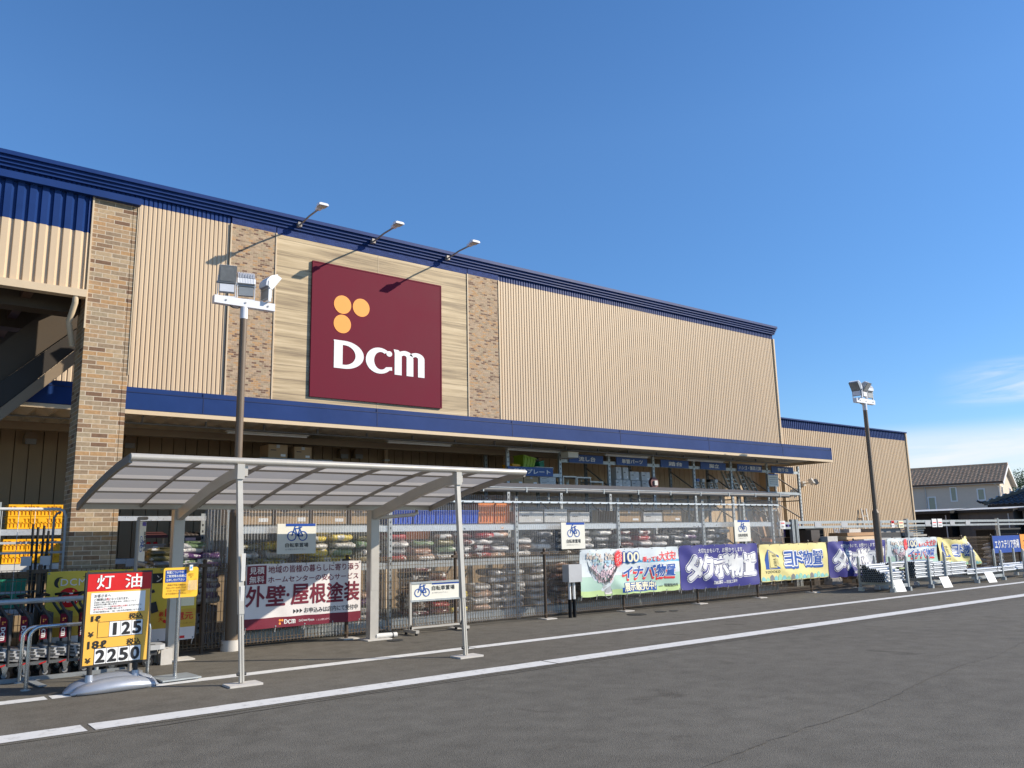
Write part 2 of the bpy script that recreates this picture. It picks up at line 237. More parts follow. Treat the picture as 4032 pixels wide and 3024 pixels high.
# store, racks, goods: image coordinates on nearer planes, scaled by K about the camera
K = 1.0
def cam_scale(v): return (v[0]*K, v[1]*K, 1.5+(v[2]-1.5)*K) if K != 1 else tuple(v)
class MB:
    def __init__(s): s.v = []; s.f = []; s.mi = []; s.sm = []; s.m = []
    def slot(s, m):
        if m not in s.m: s.m.append(m)
        return s.m.index(m)
    def add(s, vs, fs, m, sm=False):
        b = len(s.v); s.v += [tuple(x) for x in vs]; k = s.slot(m)
        for f in fs: s.f.append(tuple(i+b for i in f)); s.mi.append(k); s.sm.append(sm)
    def box(s, x0, y0, z0, x1, y1, z1, m):
        s.add([(x0, y0, z0), (x1, y0, z0), (x1, y1, z0), (x0, y1, z0), (x0, y0, z1), (x1, y0, z1), (x1, y1, z1), (x0, y1, z1)],
              [(0, 3, 2, 1), (4, 5, 6, 7), (0, 1, 5, 4), (1, 2, 6, 5), (2, 3, 7, 6), (3, 0, 4, 7)], m); return s
    def obox(s, c, hx, hy, hz, mat3, m):
        c = Vector(c); vs = []
        for z in (-hz, hz):
            for x, y in ((-hx, -hy), (hx, -hy), (hx, hy), (-hx, hy)): vs.append(c+mat3 @ Vector((x, y, z)))
        s.add(vs, [(0, 3, 2, 1), (4, 5, 6, 7), (0, 1, 5, 4), (1, 2, 6, 5), (2, 3, 7, 6), (3, 0, 4, 7)], m); return s
    def bar(s, p, q, w, h, m, up=(0, 0, 1)):
        p = Vector(p); q = Vector(q); a = (q-p); ln = a.length; a.normalize(); up = Vector(up)
        if abs(a.dot(up)) > .98: up = Vector((1, 0, 0))
        b = up.cross(a).normalized(); c = a.cross(b)
        s.obox((p+q)/2, ln/2, w/2, h/2, Matrix((a, b, c)).transposed(), m); return s
    def cyl(s, p, q, r0, r1, m, n=14, caps=True):
        p = Vector(p); q = Vector(q); a = (q-p).normalized(); t = Vector((1, 0, 0)) if abs(a.z) > .9 else Vector((0, 0, 1))
        b = t.cross(a).normalized(); c = a.cross(b); vs = []
        for k in range(n):
            t = 2*math.pi*k/n; e = b*math.cos(t)+c*math.sin(t); vs += [p+e*r0, q+e*r1]
        s.add(vs, [(2*k, 2*((k+1) % n), 2*((k+1) % n)+1, 2*k+1) for k in range(n)], m, True)
        if caps: s.add([vs[2*k] for k in range(n)], [tuple(range(n))[::-1]], m); s.add([vs[2*k+1] for k in range(n)], [tuple(range(n))], m)
        return s
    def tube(s, pts, r, m, n=8):
        pts = [Vector(p) for p in pts]
        rings = []; pb = None
        for i, p in enumerate(pts):
            a = (pts[min(i+1, len(pts)-1)]-pts[max(i-1, 0)]).normalized()
            if pb is None: t = Vector((0, 0, 1)) if abs(a.z) < .9 else Vector((1, 0, 0)); b = t.cross(a).normalized()
            else: b = (pb-a*pb.dot(a)).normalized()
            pb = b; c = a.cross(b); rings.append([p+(b*math.cos(2*math.pi*k/n)+c*math.sin(2*math.pi*k/n))*r for k in range(n)])
        vs = [v for g in rings for v in g]; fs = []
        for i in range(len(pts)-1):
            for k in range(n): fs.append((i*n+k, i*n+(k+1) % n, (i+1)*n+(k+1) % n, (i+1)*n+k))
        s.add(vs, fs, m, True); s.add(rings[0], [tuple(range(n))[::-1]], m); s.add(rings[-1], [tuple(range(n))], m); return s
    def loft(s, secs, m, sm=True, closed=True, caps=True):
        n = len(secs[0]); vs = [v for g in secs for v in g]; fs = []
        for i in range(len(secs)-1):
            for k in range(n if closed else n-1): fs.append((i*n+k, i*n+(k+1) % n, (i+1)*n+(k+1) % n, (i+1)*n+k))
        s.add(vs, fs, m, sm)
        if caps and closed: s.add(secs[0], [tuple(range(n))[::-1]], m); s.add(secs[-1], [tuple(range(n))], m)
        return s
    def prism(s, poly, f, t0, t1, m):          # poly of (a,b); f(a,b,t) -> xyz
        n = len(poly); s.add([f(a, b, t0) for a, b in poly]+[f(a, b, t1) for a, b in poly],
            [tuple(range(n))[::-1], tuple(range(n, 2*n))]+[(k, (k+1) % n, n+(k+1) % n, n+k) for k in range(n)], m); return s
    # printed shapes on a surface
    def rect(s, sf, a0, b0, a1, b1, h, m, na=1, nb=1, sm=False):
        vs = [sf.pt(a0+(a1-a0)*i/na, b0+(b1-b0)*j/nb, h) for j in range(nb+1) for i in range(na+1)]
        s.add(vs, [(j*(na+1)+i, j*(na+1)+i+1, (j+1)*(na+1)+i+1, (j+1)*(na+1)+i) for j in range(nb) for i in range(na)], m, sm); return s
    def poly(s, sf, pts, h, m): s.add([sf.pt(a, b, h) for a, b in pts], [tuple(range(len(pts)))], m); return s
    def disc(s, sf, a, b, ra, h, m, rb=None, n=28):
        rb = rb or ra; return s.poly(sf, [(a+ra*math.cos(2*math.pi*k/n), b+rb*math.sin(2*math.pi*k/n)) for k in range(n)], h, m)
    def rrect(s, sf, a0, b0, a1, b1, rd, h, m):
        P = []
        for cx, cy, t in ((a1-rd, b1-rd, 0), (a0+rd, b1-rd, 90), (a0+rd, b0+rd, 180), (a1-rd, b0+rd, 270)):
            P += [(cx+rd*math.cos(math.radians(t+q)), cy+rd*math.sin(math.radians(t+q))) for q in (0, 22, 45, 67, 90)]
        return s.poly(sf, P, h, m)
    def ring(s, sf, a, b, r, wd, h, m, n=26):
        vs = []
        for k in range(n): t = 2*math.pi*k/n; vs += [sf.pt(a+(r-wd/2)*math.cos(t), b+(r-wd/2)*math.sin(t), h), sf.pt(a+(r+wd/2)*math.cos(t), b+(r+wd/2)*math.sin(t), h)]
        s.add(vs, [(2*k, 2*k+1, 2*((k+1) % n)+1, 2*((k+1) % n)) for k in range(n)], m); return s
    def line(s, sf, p, q, wd, h, m):
        dx, dy = q[0]-p[0], q[1]-p[1]; ln = math.hypot(dx, dy); nx, ny = -dy/ln*wd/2, dx/ln*wd/2
        return s.poly(sf, [(p[0]+nx, p[1]+ny), (p[0]-nx, p[1]-ny), (q[0]-nx, q[1]-ny), (q[0]+nx, q[1]+ny)], h, m)
    def text(s, sf, t, a0, b0, a1, b1, h, m, off=0., shear=0., gap=1., dx=0., dy=0., warp=None):
        base, fs = text_geo(t, 0., shear, gap)
        if not base: return s
        x0 = min(v[0] for v in base); x1 = max(v[0] for v in base); y0 = min(v[1] for v in base); y1 = max(v[1] for v in base)
        kx = (a1-a0)/max(x1-x0, .05); ky = (b1-b0)/max(y1-y0, .12)
        # heavier strokes: the same glyphs printed again, shifted all round
        sh = [(0, 0)]; off *= .62
        if off > .0: n = 4 if off < .016 else 8 if off < .04 else 12; sh += [(off*math.cos(2*math.pi*(i+.5)/n), off*math.sin(2*math.pi*(i+.5)/n)) for i in range(n)]
        if off > .04: sh += [(off*.5*math.cos(2*math.pi*i/6), off*.5*math.sin(2*math.pi*i/6)) for i in range(6)]
        for i, (ox, oy) in enumerate(sh): s.add([sf.pt(a0+(x-x0+ox)*kx+dx, b0+(y-y0+oy)*ky+dy, h+i*.00012) for x, y in base], fs, m)
        return s
    def build(s, name, parent=None, loc=None, kind=None):
        me = bpy.data.meshes.new(name)
        o = bpy.data.objects.new(name, me); C.objects.link(o)
        org = Vector(cam_scale(loc)) if loc is not None else Vector((0, 0, 0))
        if parent: o.parent = parent
        # world position of the parent chain (no rotation anywhere in the chain while building)
        pw = Vector((0, 0, 0)); q = parent
        while q: pw += q.location; q = q.parent
        o.location = org if not parent else (0, 0, 0)
        base = pw if parent else org
        me.from_pydata([(x-base.x, y-base.y, z-base.z) for x, y, z in map(cam_scale, s.v)], [], s.f)
        for m in s.m: me.materials.append(MATS[m])
        me.polygons.foreach_set('material_index', s.mi); me.polygons.foreach_set('use_smooth', s.sm); me.update()
        if kind: o['kind'] = kind
        return o
def tag(o, label, cat, group=None):
    o['label'] = label; o['category'] = cat
    if group: o['group'] = group
    return o
def thing(name, label, cat, loc=(0, 0, 0), group=None):
    o = bpy.data.objects.new(name, None); C.objects.link(o); o.location = cam_scale(loc); o.empty_display_size = .2; return tag(o, label, cat, group)
def dup(root, loc, rz=0., label=None, cat=None, scale=None):
    def cp(o, par):
        c = o.copy(); C.objects.link(c)
        if par: c.parent = par
        for ch in o.children: cp(ch, c)
        return c
    kids = list(root.children)
    c = root.copy(); C.objects.link(c); c.location = loc; c.rotation_euler = (0, 0, rz)
    if scale: c.scale = scale
    if label: c['label'] = label
    for ch in kids: cp(ch, c)
    return c
def ribbed(mb, x0, x1, y, z0, z1, pitch, depth, m, top=.55, out=-1):   # folded sheet facing -Y: steep left flank, flat crest, broad right flank, narrow valley
    prof = []; x = x0
    while x < x1-1e-6:
        for q, dd in ((0, 0), (.05, depth), (.05+top, depth), (.24+top, 0)):
            if x+q*pitch <= x1: prof.append((x+q*pitch, y+out*dd))
        x += pitch
    prof.append((x1, y))
    vs = [(px, py, z) for z in (z0, z1) for px, py in prof]; n = len(prof)
    mb.add(vs, [(i, i+1, n+i+1, n+i) for i in range(n-1)], m)

# company lettering drawn as outlines in a unit cell (D, c and m flared)
def arc(cx, cy, rx, ry, t0, t1, n=14): return [(cx+rx*math.cos(math.radians(t0+(t1-t0)*k/n)), cy+ry*math.sin(math.radians(t0+(t1-t0)*k/n))) for k in range(n+1)]
def band(mb, sf, f, o_, i_, h, m):
    n = len(o_); mb.add([sf.pt(*f(p), h) for p in o_]+[sf.pt(*f(p), h) for p in i_], [(k, k+1, n+k+1, n+k) for k in range(n-1)], m)
def dcm(mb, sf, x0, z0, wd, ht, h, m):
    f = lambda p: (x0+p[0]*wd, z0+p[1]*ht)
    R = lambda a0, c0, a1, c1: mb.poly(sf, [f(p) for p in ((a0, c0), (a1, c0), (a1, c1), (a0, c1))], h, m)
    mb.poly(sf, [f(p) for p in [(.0, 1.0), (.006, .93), (.006, .0), (.095, 0), (.095, 1.0)]], h, m)   # D
    R(.095, .845, .112, 1); R(.095, 0, .112, .14)
    band(mb, sf, f, arc(.112, .5, .206, .5, 90, -90, 24), arc(.112, .4925, .118, .3525, 90, -90, 24), h, m)
    band(mb, sf, f, arc(.490, .45, .150, .478, 50, 318, 28), arc(.505, .45, .075, .325, 58, 318, 28), h, m)   # C
    mb.poly(sf, [f(p) for p in [(.560, .232), (.628, .262), (.630, .13), (.6015, .13)]], h, m)
    mb.disc(sf, *f((.597, .745)), .033*wd, h*1.02, m, .105*ht, 14)
    mb.poly(sf, [f(p) for p in [(.646, .94), (.650, .90), (.658, .80), (.658, .0), (.738, .0), (.738, .70), (.725, .86), (.70, .93)]], h, m)   # M
    for cx, q in ((.766, .93), (.899, .91)):
        band(mb, sf, f, arc(cx+.010, .68, .094, q-.68, 150, 0, 16), arc(cx, .68, .028, .075, 150, 0, 16), h*1.02, m)
    R(.794, 0, .872, .681); R(.927, 0, 1.003, .681)
def bike(mb, sf, cx, cy, wd, h, m, ln=None):
    k = wd; t = ln or wd*.05; r = .215*k
    A = (cx-.285*k, cy); B = (cx+.285*k, cy); mb.ring(sf, *A, r, t, h, m); mb.ring(sf, *B, r, t, h, m)
    bb = (cx+.02*k, cy-.0*k); st = (cx+.12*k, cy+.36*k); hd = (cx-.13*k, cy+.36*k); hb = (cx-.11*k, cy+.50*k)
    for p, q in ((A, hb), (hb, (cx-.02*k, cy+.50*k)), (hd, st), (hd, bb), (bb, (cx+.15*k, cy+.42*k)), (bb, B), (B, st), ((cx+.06*k, cy+.43*k), (cx+.24*k, cy+.43*k))): mb.line(sf, p, q, t*1.1, h, m)

# ================================================================ ground and markings
def sheet(name, x0, y0, x1, y1, z, m):
    b = MB(); b.rect(Surf((0, 0, z), (1, 0, 0), (0, 1, 0)), x0, y0, x1, y1, 0, m); return b.build(name, kind='structure')
sheet('ground', -300, -300, 500, 400, 0, 'asphalt')
sheet('pavement', -30, 7.86, 36, 16.4, .004, 'asphalt_walk')
def marking(y0, y1, xs):
    b = MB(); sf = Surf((0, 0, .008), (1, 0, 0), (0, 1, 0)); rr = random.Random(3)
    for a, c in xs:                                                     # slightly ragged edges
        n = max(2, int((c-a)/.12)); vs = []
        for i in range(n+1):
            x = a+(c-a)*i/n; vs += [(x, y0+rr.uniform(-.004, .004), .008), (x, y1+rr.uniform(-.004, .004), .008)]
        b.add(vs, [(2*i, 2*i+2, 2*i+3, 2*i+1) for i in range(n)], 'road_paint')
    return b.build('road_marking', kind='structure')
marking(7.93, 8.23, [(-12, 1.655), (1.715, 6.79), (6.82, 11.89), (11.915, 17.02), (17.04, 22.1), (22.12, 60)])
marking(9.82, 10.04, [(-12, 1.66), (1.70, 6.93), (6.955, 12.04), (12.06, 17.1), (17.12, 60)])
def seam(fx, fy, n, wd, seed, name='asphalt_seam'):
    rr = random.Random(seed); b = MB(); vs = []; off = 0
    for i in range(n+1):
        t = i/n; x, y = fx(t), fy(t); off = off*.8+rr.uniform(-.012, .012); k = wd*rr.uniform(.35, 1.2)
        vs += [(x, y+off-k/2, .0045), (x, y+off+k/2, .0045)]
    b.add(vs, [(2*i, 2*i+2, 2*i+3, 2*i+1) for i in range(n)], 'asphalt_seam'); return b.build(name, kind='structure')
seam(lambda t: 2+28*t, lambda t: 7.74+.05*math.sin(9*t), 260, .03, 4)
seam(lambda t: 4.2+9*t, lambda t: 3.75+1.25*t+.04*math.sin(14*t), 150, .010, 5)
def manhole(x, y, rd, lab):
    b = MB(); b.cyl((x, y, .004), (x, y, .012), rd, rd, 'cast_iron', 28); sf = Surf((x, y, .0125), (1, 0, 0), (0, 1, 0))
    for k in range(-4, 5):
        hw = math.sqrt(max(0, .8-(k/5)**2))*rd
        if hw > .02: b.rect(sf, -hw, k*rd/5-rd*.04, hw, k*rd/5+rd*.04, .003, 'dark_grey')
    b.ring(sf, 0, 0, rd*.93, rd*.08, .003, 'dark_grey')
    tag(b.build('manhole_cover', loc=(x, y, .004)), lab, 'manhole cover', 'round manhole covers in the pavement')
manhole(11.98, 11.58, .19, 'largest round manhole cover, on the pavement in front of the pale green banner')
manhole(12.70, 11.62, .115, 'middle of three round manhole covers below the pale green banner')
manhole(13.0, 11.55, .09, 'small round cover farthest right below the pale green banner')
manhole(6.62, 11.5, .125, 'round manhole cover beside the rear right shelter post')

# ================================================================ the store
K = 1.077
YW = 15.0
store = thing('store_building', 'big beige corrugated home centre with navy cornice and canopy', 'store', (12, YW, 0))
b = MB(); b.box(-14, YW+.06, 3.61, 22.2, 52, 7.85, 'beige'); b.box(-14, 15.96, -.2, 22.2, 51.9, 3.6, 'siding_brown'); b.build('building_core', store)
b = MB()
for x0, x1 in ((-14, 5.03), (11.36, 22.2)): ribbed(b, x0, x1, YW, 3.6, 7.49, .078, .013, 'beige', .56)
b.build('wall_cladding', store)
b = MB()
for x0, x1 in ((-14, 5.03), (11.36, 22.2)): ribbed(b, x0, x1, YW, 7.49, 7.68, .078, .015, 'navy', .56)
b.build('blue_band', store)
b = MB(); b.box(22.16, YW-.05, 0, 22.22, YW+.08, 7.5, 'beige_trim'); b.build('corner_trim', store)
for x0, x1 in ((5.04, 5.91), (10.475, 11.35)):
    b = MB(); b.box(x0, YW-.035, 3.6, x1, YW+.05, 7.49, 'small_brick'); b.box(x0, YW-.035, 7.492, x1, YW+.05, 7.68, 'blue_brick'); b.build('brick_panel', store)
b = MB(); b.box(5.93, YW-.03, 3.6, 10.46, YW+.05, 7.475, 'wood_siding'); b.box(5.93, YW-.03, 7.478, 10.46, YW+.05, 7.68, 'blue_brick')
b.box(8.165, YW-.034, 3.6, 8.173, YW-.03, 7.47, 'beige_trim'); b.build('wood_panel', store)
for x in (5.03, 5.915, 10.462, 11.352): b = MB(); b.box(x-.012, YW-.05, 3.6, x+.014, YW-.02, 7.49, 'beige_trim'); b.build('panel_joint', store)
b = MB()   # stepped cornice
prof = [(YW+.1, 7.635), (14.935, 7.635), (14.935, 7.685), (14.90, 7.69), (14.90, 7.74), (14.86, 7.745), (14.86, 7.80), (14.815, 7.805), (14.815, 7.875), (14.95, 7.90), (YW+.1, 7.90)]
b.prism(prof, lambda a, c, t: (t, a, c), -14, 22.24, 'navy'); b.build('cornice', store)
b = MB()   # lower wall, flat siding boards with open joints
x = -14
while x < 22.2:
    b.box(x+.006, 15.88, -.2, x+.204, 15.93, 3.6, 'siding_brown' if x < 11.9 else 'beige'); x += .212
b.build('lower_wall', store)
can = MB(); X1 = 21.63
can.box(-14, 13.0, 3.495, X1, 13.06, 3.755, 'navy'); can.box(-14, 13.012, 3.757, X1, 13.06, 3.835, 'navy'); can.box(-14, 12.994, 3.752, X1-.01, 13.0, 3.764, 'navy_dark'); can.box(-14, 12.992, 3.495, X1, 13.0, 3.505, 'navy_dark')
can.box(X1, 13.0, 3.495, X1+.03, 13.9, 3.835, 'navy')
x = -11.2
while x < X1: can.box(x-.006, 12.996, 3.5, x+.006, 13.0, 3.83, 'navy_dark'); x += 3.05
canopy = can.build('canopy', store)
b = MB(); b.box(-14, 12.99, 3.43, X1+.035, 13.08, 3.492, 'beige_trim'); b.box(X1, 13.08, 3.43, X1+.035, 14.95, 3.80, 'beige_trim'); b.build('fascia_trim', canopy)
b = MB(); b.add([(-14, 13.06, 3.83), (X1, 13.06, 3.83), (X1, 14.99, 3.93), (-14, 14.99, 3.93)], [(0, 1, 2, 3)], 'navy'); b.build('canopy_top', canopy)
b = MB()   # folded deck seen from below, folds running out from the wall
vs = []; xs = []; x = -14; k = 0
while x < X1: xs.append((x, 3.495 if k % 2 else 3.585)); x += .14; k += 1
vs = [(q, yy, z) for yy in (13.06, 15.9) for q, z in xs]; n = len(xs)
b.add(vs, [(i, n+i, n+i+1, i+1) for i in range(n-1)], 'soffit'); b.build('soffit_deck', canopy)
b = MB(); b.box(-14, 14.55, 3.31, 21.2, 14.68, 3.43, 'beam_brown'); b.build('ledger_beam', canopy)
b = MB()
b.tube([(-14, 13.95, 3.43), (21, 13.95, 3.43)], .018, 'galv_dark', 6)
for x in range(-3, 21, 1): b.box(x+.4-.012, 13.93, 3.43, x+.4+.012, 13.97, 3.56, 'galv_dark')
b.build('conduit', canopy)
for x, z in ((2.11, 3.32), (3.65, 3.33), (7.82, 3.32), (8.16, 3.33)):
    b = MB(); sec = []
    for k in range(7):
        t = math.pi*k/6; sec.append((x-.1*math.cos(t), z+.02+.08*math.sin(t)))
    sec = [(x+.1, z-.09), *sec[::-1], (x-.1, z-.09)]
    b.prism(sec, lambda a, c, t: (a, t, c), 15.72, 15.88, 'beam_brown'); b.box(x-.08, 15.70, z-.11, x+.08, 15.73, z-.02, 'grey'); b.build('vent_hood', store)
for x in (1.5, 8.85):
    b = MB(); b.tube([(x, 15.8, -.1), (x, 15.8, 3.5)], .045, 'beige', 10)
    for z in (1.2, 2.6, 3.2): b.box(x-.06, 15.74, z, x+.06, 15.88, z+.03, 'galv')
    b.build('downpipe', store)

# sign on the wall
sg = thing('store_sign', 'square maroon wall sign with three orange dots and white company lettering', 'wall sign', (8.19, 14.9, 4.32))
b = MB(); sf = XZ(14.925); b.box(6.69, 14.925, 4.325, 9.70, 14.955, 7.04, 'maroon'); b.build('sign_panel', sg)
b = MB()
for x0, z0, x1, z1 in ((6.665, 4.30, 9.725, 4.325), (6.665, 7.04, 9.725, 7.065), (6.665, 4.325, 6.69, 7.04), (9.70, 4.325, 9.725, 7.04)): b.box(x0, 14.918, z0, x1, 14.96, z1, 'maroon')
b.build('sign_frame', sg)
b = MB()
for x, z in ((7.335, 6.25), (7.755, 6.25), (7.335, 5.845)): b.disc(sf, x, z, .192, .006, 'logo_orange', n=40)
b.build('dot_emblem', sg)
b = MB(); dcm(b, sf, 7.15, 4.925, 2.125, .575, .006, 'white'); b.build('lettering', sg)

# three arm floodlights reaching out over the sign
def arm_light(x, lab):
    t = thing('arm_floodlight', lab, 'floodlight', (x, 14.7, 7.72), 'floodlights on long arms over the maroon sign')
    b = MB(); b.tube([(x, 14.84, 7.69), (x, 14.354, 7.735), (x, 13.958, 7.735)], .018, 'alu_dark', 8); b.box(x-.04, 14.78, 7.66, x+.04, 14.86, 7.75, 'alu_dark'); b.build('arm', t)
    b = MB(); b.box(x-.05, 13.886, 7.725, x+.05, 13.994, 7.77, 'pole_white'); b.build('mounting_box', t)
    b = MB()
    sec = lambda y, h, wd: [(x-wd, y, 7.735), (x+wd, y, 7.735), (x+wd, y, 7.735+h*.6), (x+wd*.7, y, 7.735+h), (x-wd*.7, y, 7.735+h), (x-wd, y, 7.735+h*.6)]
    b.loft([sec(13.895, .05, .07), sec(13.814, .085, .09), sec(13.697, .045, .095)], 'pole_white', False); b.build('lamp_head', t)
    b = MB(); b.box(x-.075, 13.724, 7.727, x+.075, 13.850, 7.734, 'lamp_glass'); b.build('glass', t)
arm_light(6.32, 'leftmost of three arm floodlights, its shadow on the brick panel')
arm_light(7.96, 'middle arm floodlight, its shadow at the top left corner of the maroon sign')
arm_light(9.83, 'rightmost arm floodlight, its shadow inside the maroon sign')

# lower building to the right
wh = thing('warehouse_building', 'low beige corrugated warehouse with navy top band right of the tall store', 'warehouse', (26, 15.3, 0))
b = MB(); b.box(22.2, 15.36, 0, 30.52, 45, 5.02, 'beige'); b.build('building_core', wh)
b = MB(); ribbed(b, 22.2, 30.52, 15.3, 0, 4.76, .105, .018, 'beige', .54); b.build('wall_cladding', wh)
b = MB(); ribbed(b, 22.2, 30.52, 15.3, 4.76, 5.05, .105, .02, 'navy', .54); b.build('blue_band', wh)
b = MB(); b.box(22.2, 15.22, 5.04, 30.56, 15.5, 5.08, 'navy'); b.build('coping', wh)
b = MB(); b.box(30.49, 15.24, 0, 30.56, 15.4, 5.04, 'beige_trim'); b.build('corner_trim', wh)
t = thing('wall_floodlight', 'small twin floodlight bracketed to the low warehouse wall', 'floodlight', (23.6, 15.25, 3))
b = MB(); b.bar((23.55, 15.26, 3.0), (23.6, 14.95, 3.03), .04, .04, 'alu_light'); b.box(23.5, 15.2, 2.94, 23.66, 15.262, 3.08, 'alu_light'); b.build('bracket', t)
for x, q in ((23.52, .3), (23.75, .7)):
    b = MB(); b.obox((x, 14.9, 3.05), .1, .06, .09, Matrix.Rotation(q, 3, 'Z') @ Matrix.Rotation(-.5, 3, 'X'), 'alu_dark' if q > .5 else 'alu_light'); b.build('lamp_head', t)

# entrance porch with the brick column
K = 1.0
po = thing('entrance_porch', 'entrance porch of beige and navy sheet on a brick clad column', 'porch', (1, 12.4, 0))
b = MB(); b.box(2.21, 12.45, 0, 2.735, 13.03, 6.44, 'tile_brick'); b.box(2.742, 12.452, 0, 2.80, 13.03, 6.44, 'tile_brick'); b.box(2.735, 12.47, 0, 2.742, 13.02, 6.44, 'dark_grey'); b.build('brick_column', po)
b = MB(); b.box(2.19, 12.42, 4.5, 2.212, 12.46, 6.44, 'beige_trim'); b.box(2.80, 12.44, 3.9, 2.812, 12.47, 6.44, 'beige_trim'); b.build('column_trim', po)
b = MB(); ribbed(b, -6, 2.19, 12.46, 5.03, 5.89, .148, .028, 'beige', .52); b.build('gable_wall', po)
b = MB(); ribbed(b, -6, 2.19, 12.46, 5.89, 6.45, .148, .030, 'navy', .52); b.build('blue_band', po)
b = MB(); b.box(-6, 12.36, 6.43, 2.82, 12.5, 6.53, 'navy'); b.box(-6, 12.5, 6.46, 2.82, 16.0, 6.50, 'navy'); b.build('roof_flashing', po)
b = MB(); b.box(-6, 12.37, 4.93, 2.19, 12.52, 5.035, 'beige_trim'); b.build('bottom_trim', po)
b = MB(); b.box(-6, 12.52, 5.10, 2.19, 16.1, 5.13, 'ceiling_panel'); b.build('ceiling', po)
b = MB()
for y in (12.85, 14.2, 15.6): b.box(-6, y, 4.80, 2.19, y+.3, 5.09, 'girder_brown')
for x in (-.6, .55, 1.45): b.box(x, 12.55, 4.92, x+.12, 16.0, 5.09, 'timber_dark')
b.build('ceiling_beam', po)
b = MB(); L_ = lambda x, z, t: (x, t, z)
b.prism([(2.42, 4.87), (2.42, 4.56), (1.43, 3.50), (.75, 2.78), (.75, 3.14), (1.39, 3.86)], L_, 13.72, 13.86, 'strut_brown'); b.build('raking_beam', po)
b = MB(); b.prism([(2.42, 4.55), (2.42, 4.33), (1.46, 3.33), (.75, 2.6), (.75, 2.77), (1.43, 3.49)], L_, 13.70, 13.88, 'beam_brown'); b.build('beam_flange', po)
b = MB(); b.prism([(2.42, 4.88), (2.42, 5.2), (2.0, 5.1), (1.65, 4.75), (1.3, 4.35), (.75, 3.75), (.75, 3.15), (1.39, 3.87)], L_, 13.80, 13.85, 'girder_brown'); b.build('girder_panel', po)
b = MB(); b.tube([(2.06, 12.42, 4.93), (2.06, 12.42, 4.84), (2.03, 12.6, 4.6), (2.12, 12.75, 4.3)], .04, 'beige_trim', 10); b.build('downpipe', po)

# ================================================================ lamp posts
def floodlight(post, x, y, z, yaw, tilt, back):
    Rz = Matrix.Rotation(yaw, 3, 'Z'); T = lambda p: Vector((x, y, z))+Rz @ Vector(p)
    b = MB()   # yoke
    for s in (-1, 1): b.obox(T((s*.13, 0, .16)), .005, .022, .17, Rz, 'lamp_white')
    b.obox(T((0, 0, .0)), .135, .022, .006, Rz, 'lamp_white')
    fl = b.build('floodlight', post)
    b = MB(); b.obox(T((0, -.01, .125)), .112, .035, .066, Rz, 'galv_dark'); b.obox(T((0, -.047, .125)), .105, .003, .058, Rz, 'lamp_white'); b.build('ballast_box', fl)
    # curved head: lofted quarter arc, fins on the back
    hd = Rz @ Matrix.Rotation(tilt, 3, 'X'); H = lambda p: T((0, 0, .22))+hd @ Vector(p)
    b = MB(); secs = []
    for sx in (-.128, .128):
        prof = [(sx, -.05, .0), (sx, -.06, .27), (sx, .02, .26), (sx, .075, .17), (sx, .085, .07), (sx, .05, .0)]
        secs.append([H(p) for p in prof])
    b.loft(secs, 'lamp_body', False)
    for k in range(11):
        sx = -.12+.024*k
        for (y0, z0), (y1, z1) in (((.02, .265), (.085, .17)), ((.085, .17), (.095, .07)), ((.095, .07), (.055, .0))):
            b.bar(H((sx, y0, z0)), H((sx, y1, z1)), .006, .03, 'lamp_white')
    b.cyl(H((-.15, .0, .0)), H((.15, .0, .0)), .02, .02, 'lamp_body', 10); b.build('lamp_head', fl)
    b = MB(); b.add([H((-.11, -.0555, .03)), H((.11, -.0555, .03)), H((.11, -.063, .25)), H((-.11, -.063, .25))], [(0, 1, 2, 3)], 'lamp_glass'); b.build('glass', fl)
def lamp_post(x, y, lab, heads, base=True, dz=0.):
    t = thing('lamp_post', lab, 'lamp post', (x, y, 0), 'brown lamp posts carrying three floodlights')
    b = MB(); b.cyl((x, y, .1), (x, y, 1.96), .09, .089, 'pole_brown', 24); b.cyl((x, y, 1.96), (x, y, 2.05), .089, .057, 'pole_brown', 24, False); b.cyl((x, y, 2.05), (x, y, 4.92+dz), .057, .055, 'pole_brown', 24)
    b.cyl((x, y, .60), (x, y, .612), .093, .093, 'pole_brown', 24); b.cyl((x, y, 1.1), (x, y, 1.112), .092, .092, 'pole_brown', 24); b.build('pole', t)
    b = MB(); b.cyl((x, y, 4.92+dz), (x, y, 5.105+dz), .059, .059, 'pole_white', 20); b.build('pole_top', t)
    b = MB(); b.box(x-.475, y-.055, 5.105+dz, x+.475, y+.055, 5.225+dz, 'pole_white')
    for q in (-.3, 0, .36): b.cyl((x+q, y-.055, 5.165+dz), (x+q, y-.066, 5.165+dz), .014, .014, 'galv_dark', 8)
    b.tube([(x-.22, y, 5.10+dz), (x-.17, y-.02, 5.07+dz), (x-.1, y-.02, 5.075+dz), (x-.07, y, 5.10+dz)], .01, 'dark_grey', 6); b.build('crossbar', t)
    if base: b = MB(); b.cyl((x, y, 0), (x, y, .15), .145, .14, 'concrete_light', 28); b.build('concrete_base', t)
    for dx, yaw, tilt in heads: floodlight(t, x+dx, y, 5.235+dz, yaw, tilt, 0)
lamp_post(4.38, 12.3, 'tall brown lamp post in front of the brick panel, left of the maroon sign', [(-.28, math.radians(-14), math.radians(20)), (.02, math.radians(168), math.radians(30)), (.34, math.radians(96), math.radians(34))])
lamp_post(21.33, 11.7, 'tall brown lamp post against the sky beside the low warehouse', [(-.31, math.radians(-85), math.radians(36)), (.0, math.radians(5), math.radians(34)), (.32, math.radians(178), math.radians(30))], dz=-.2)

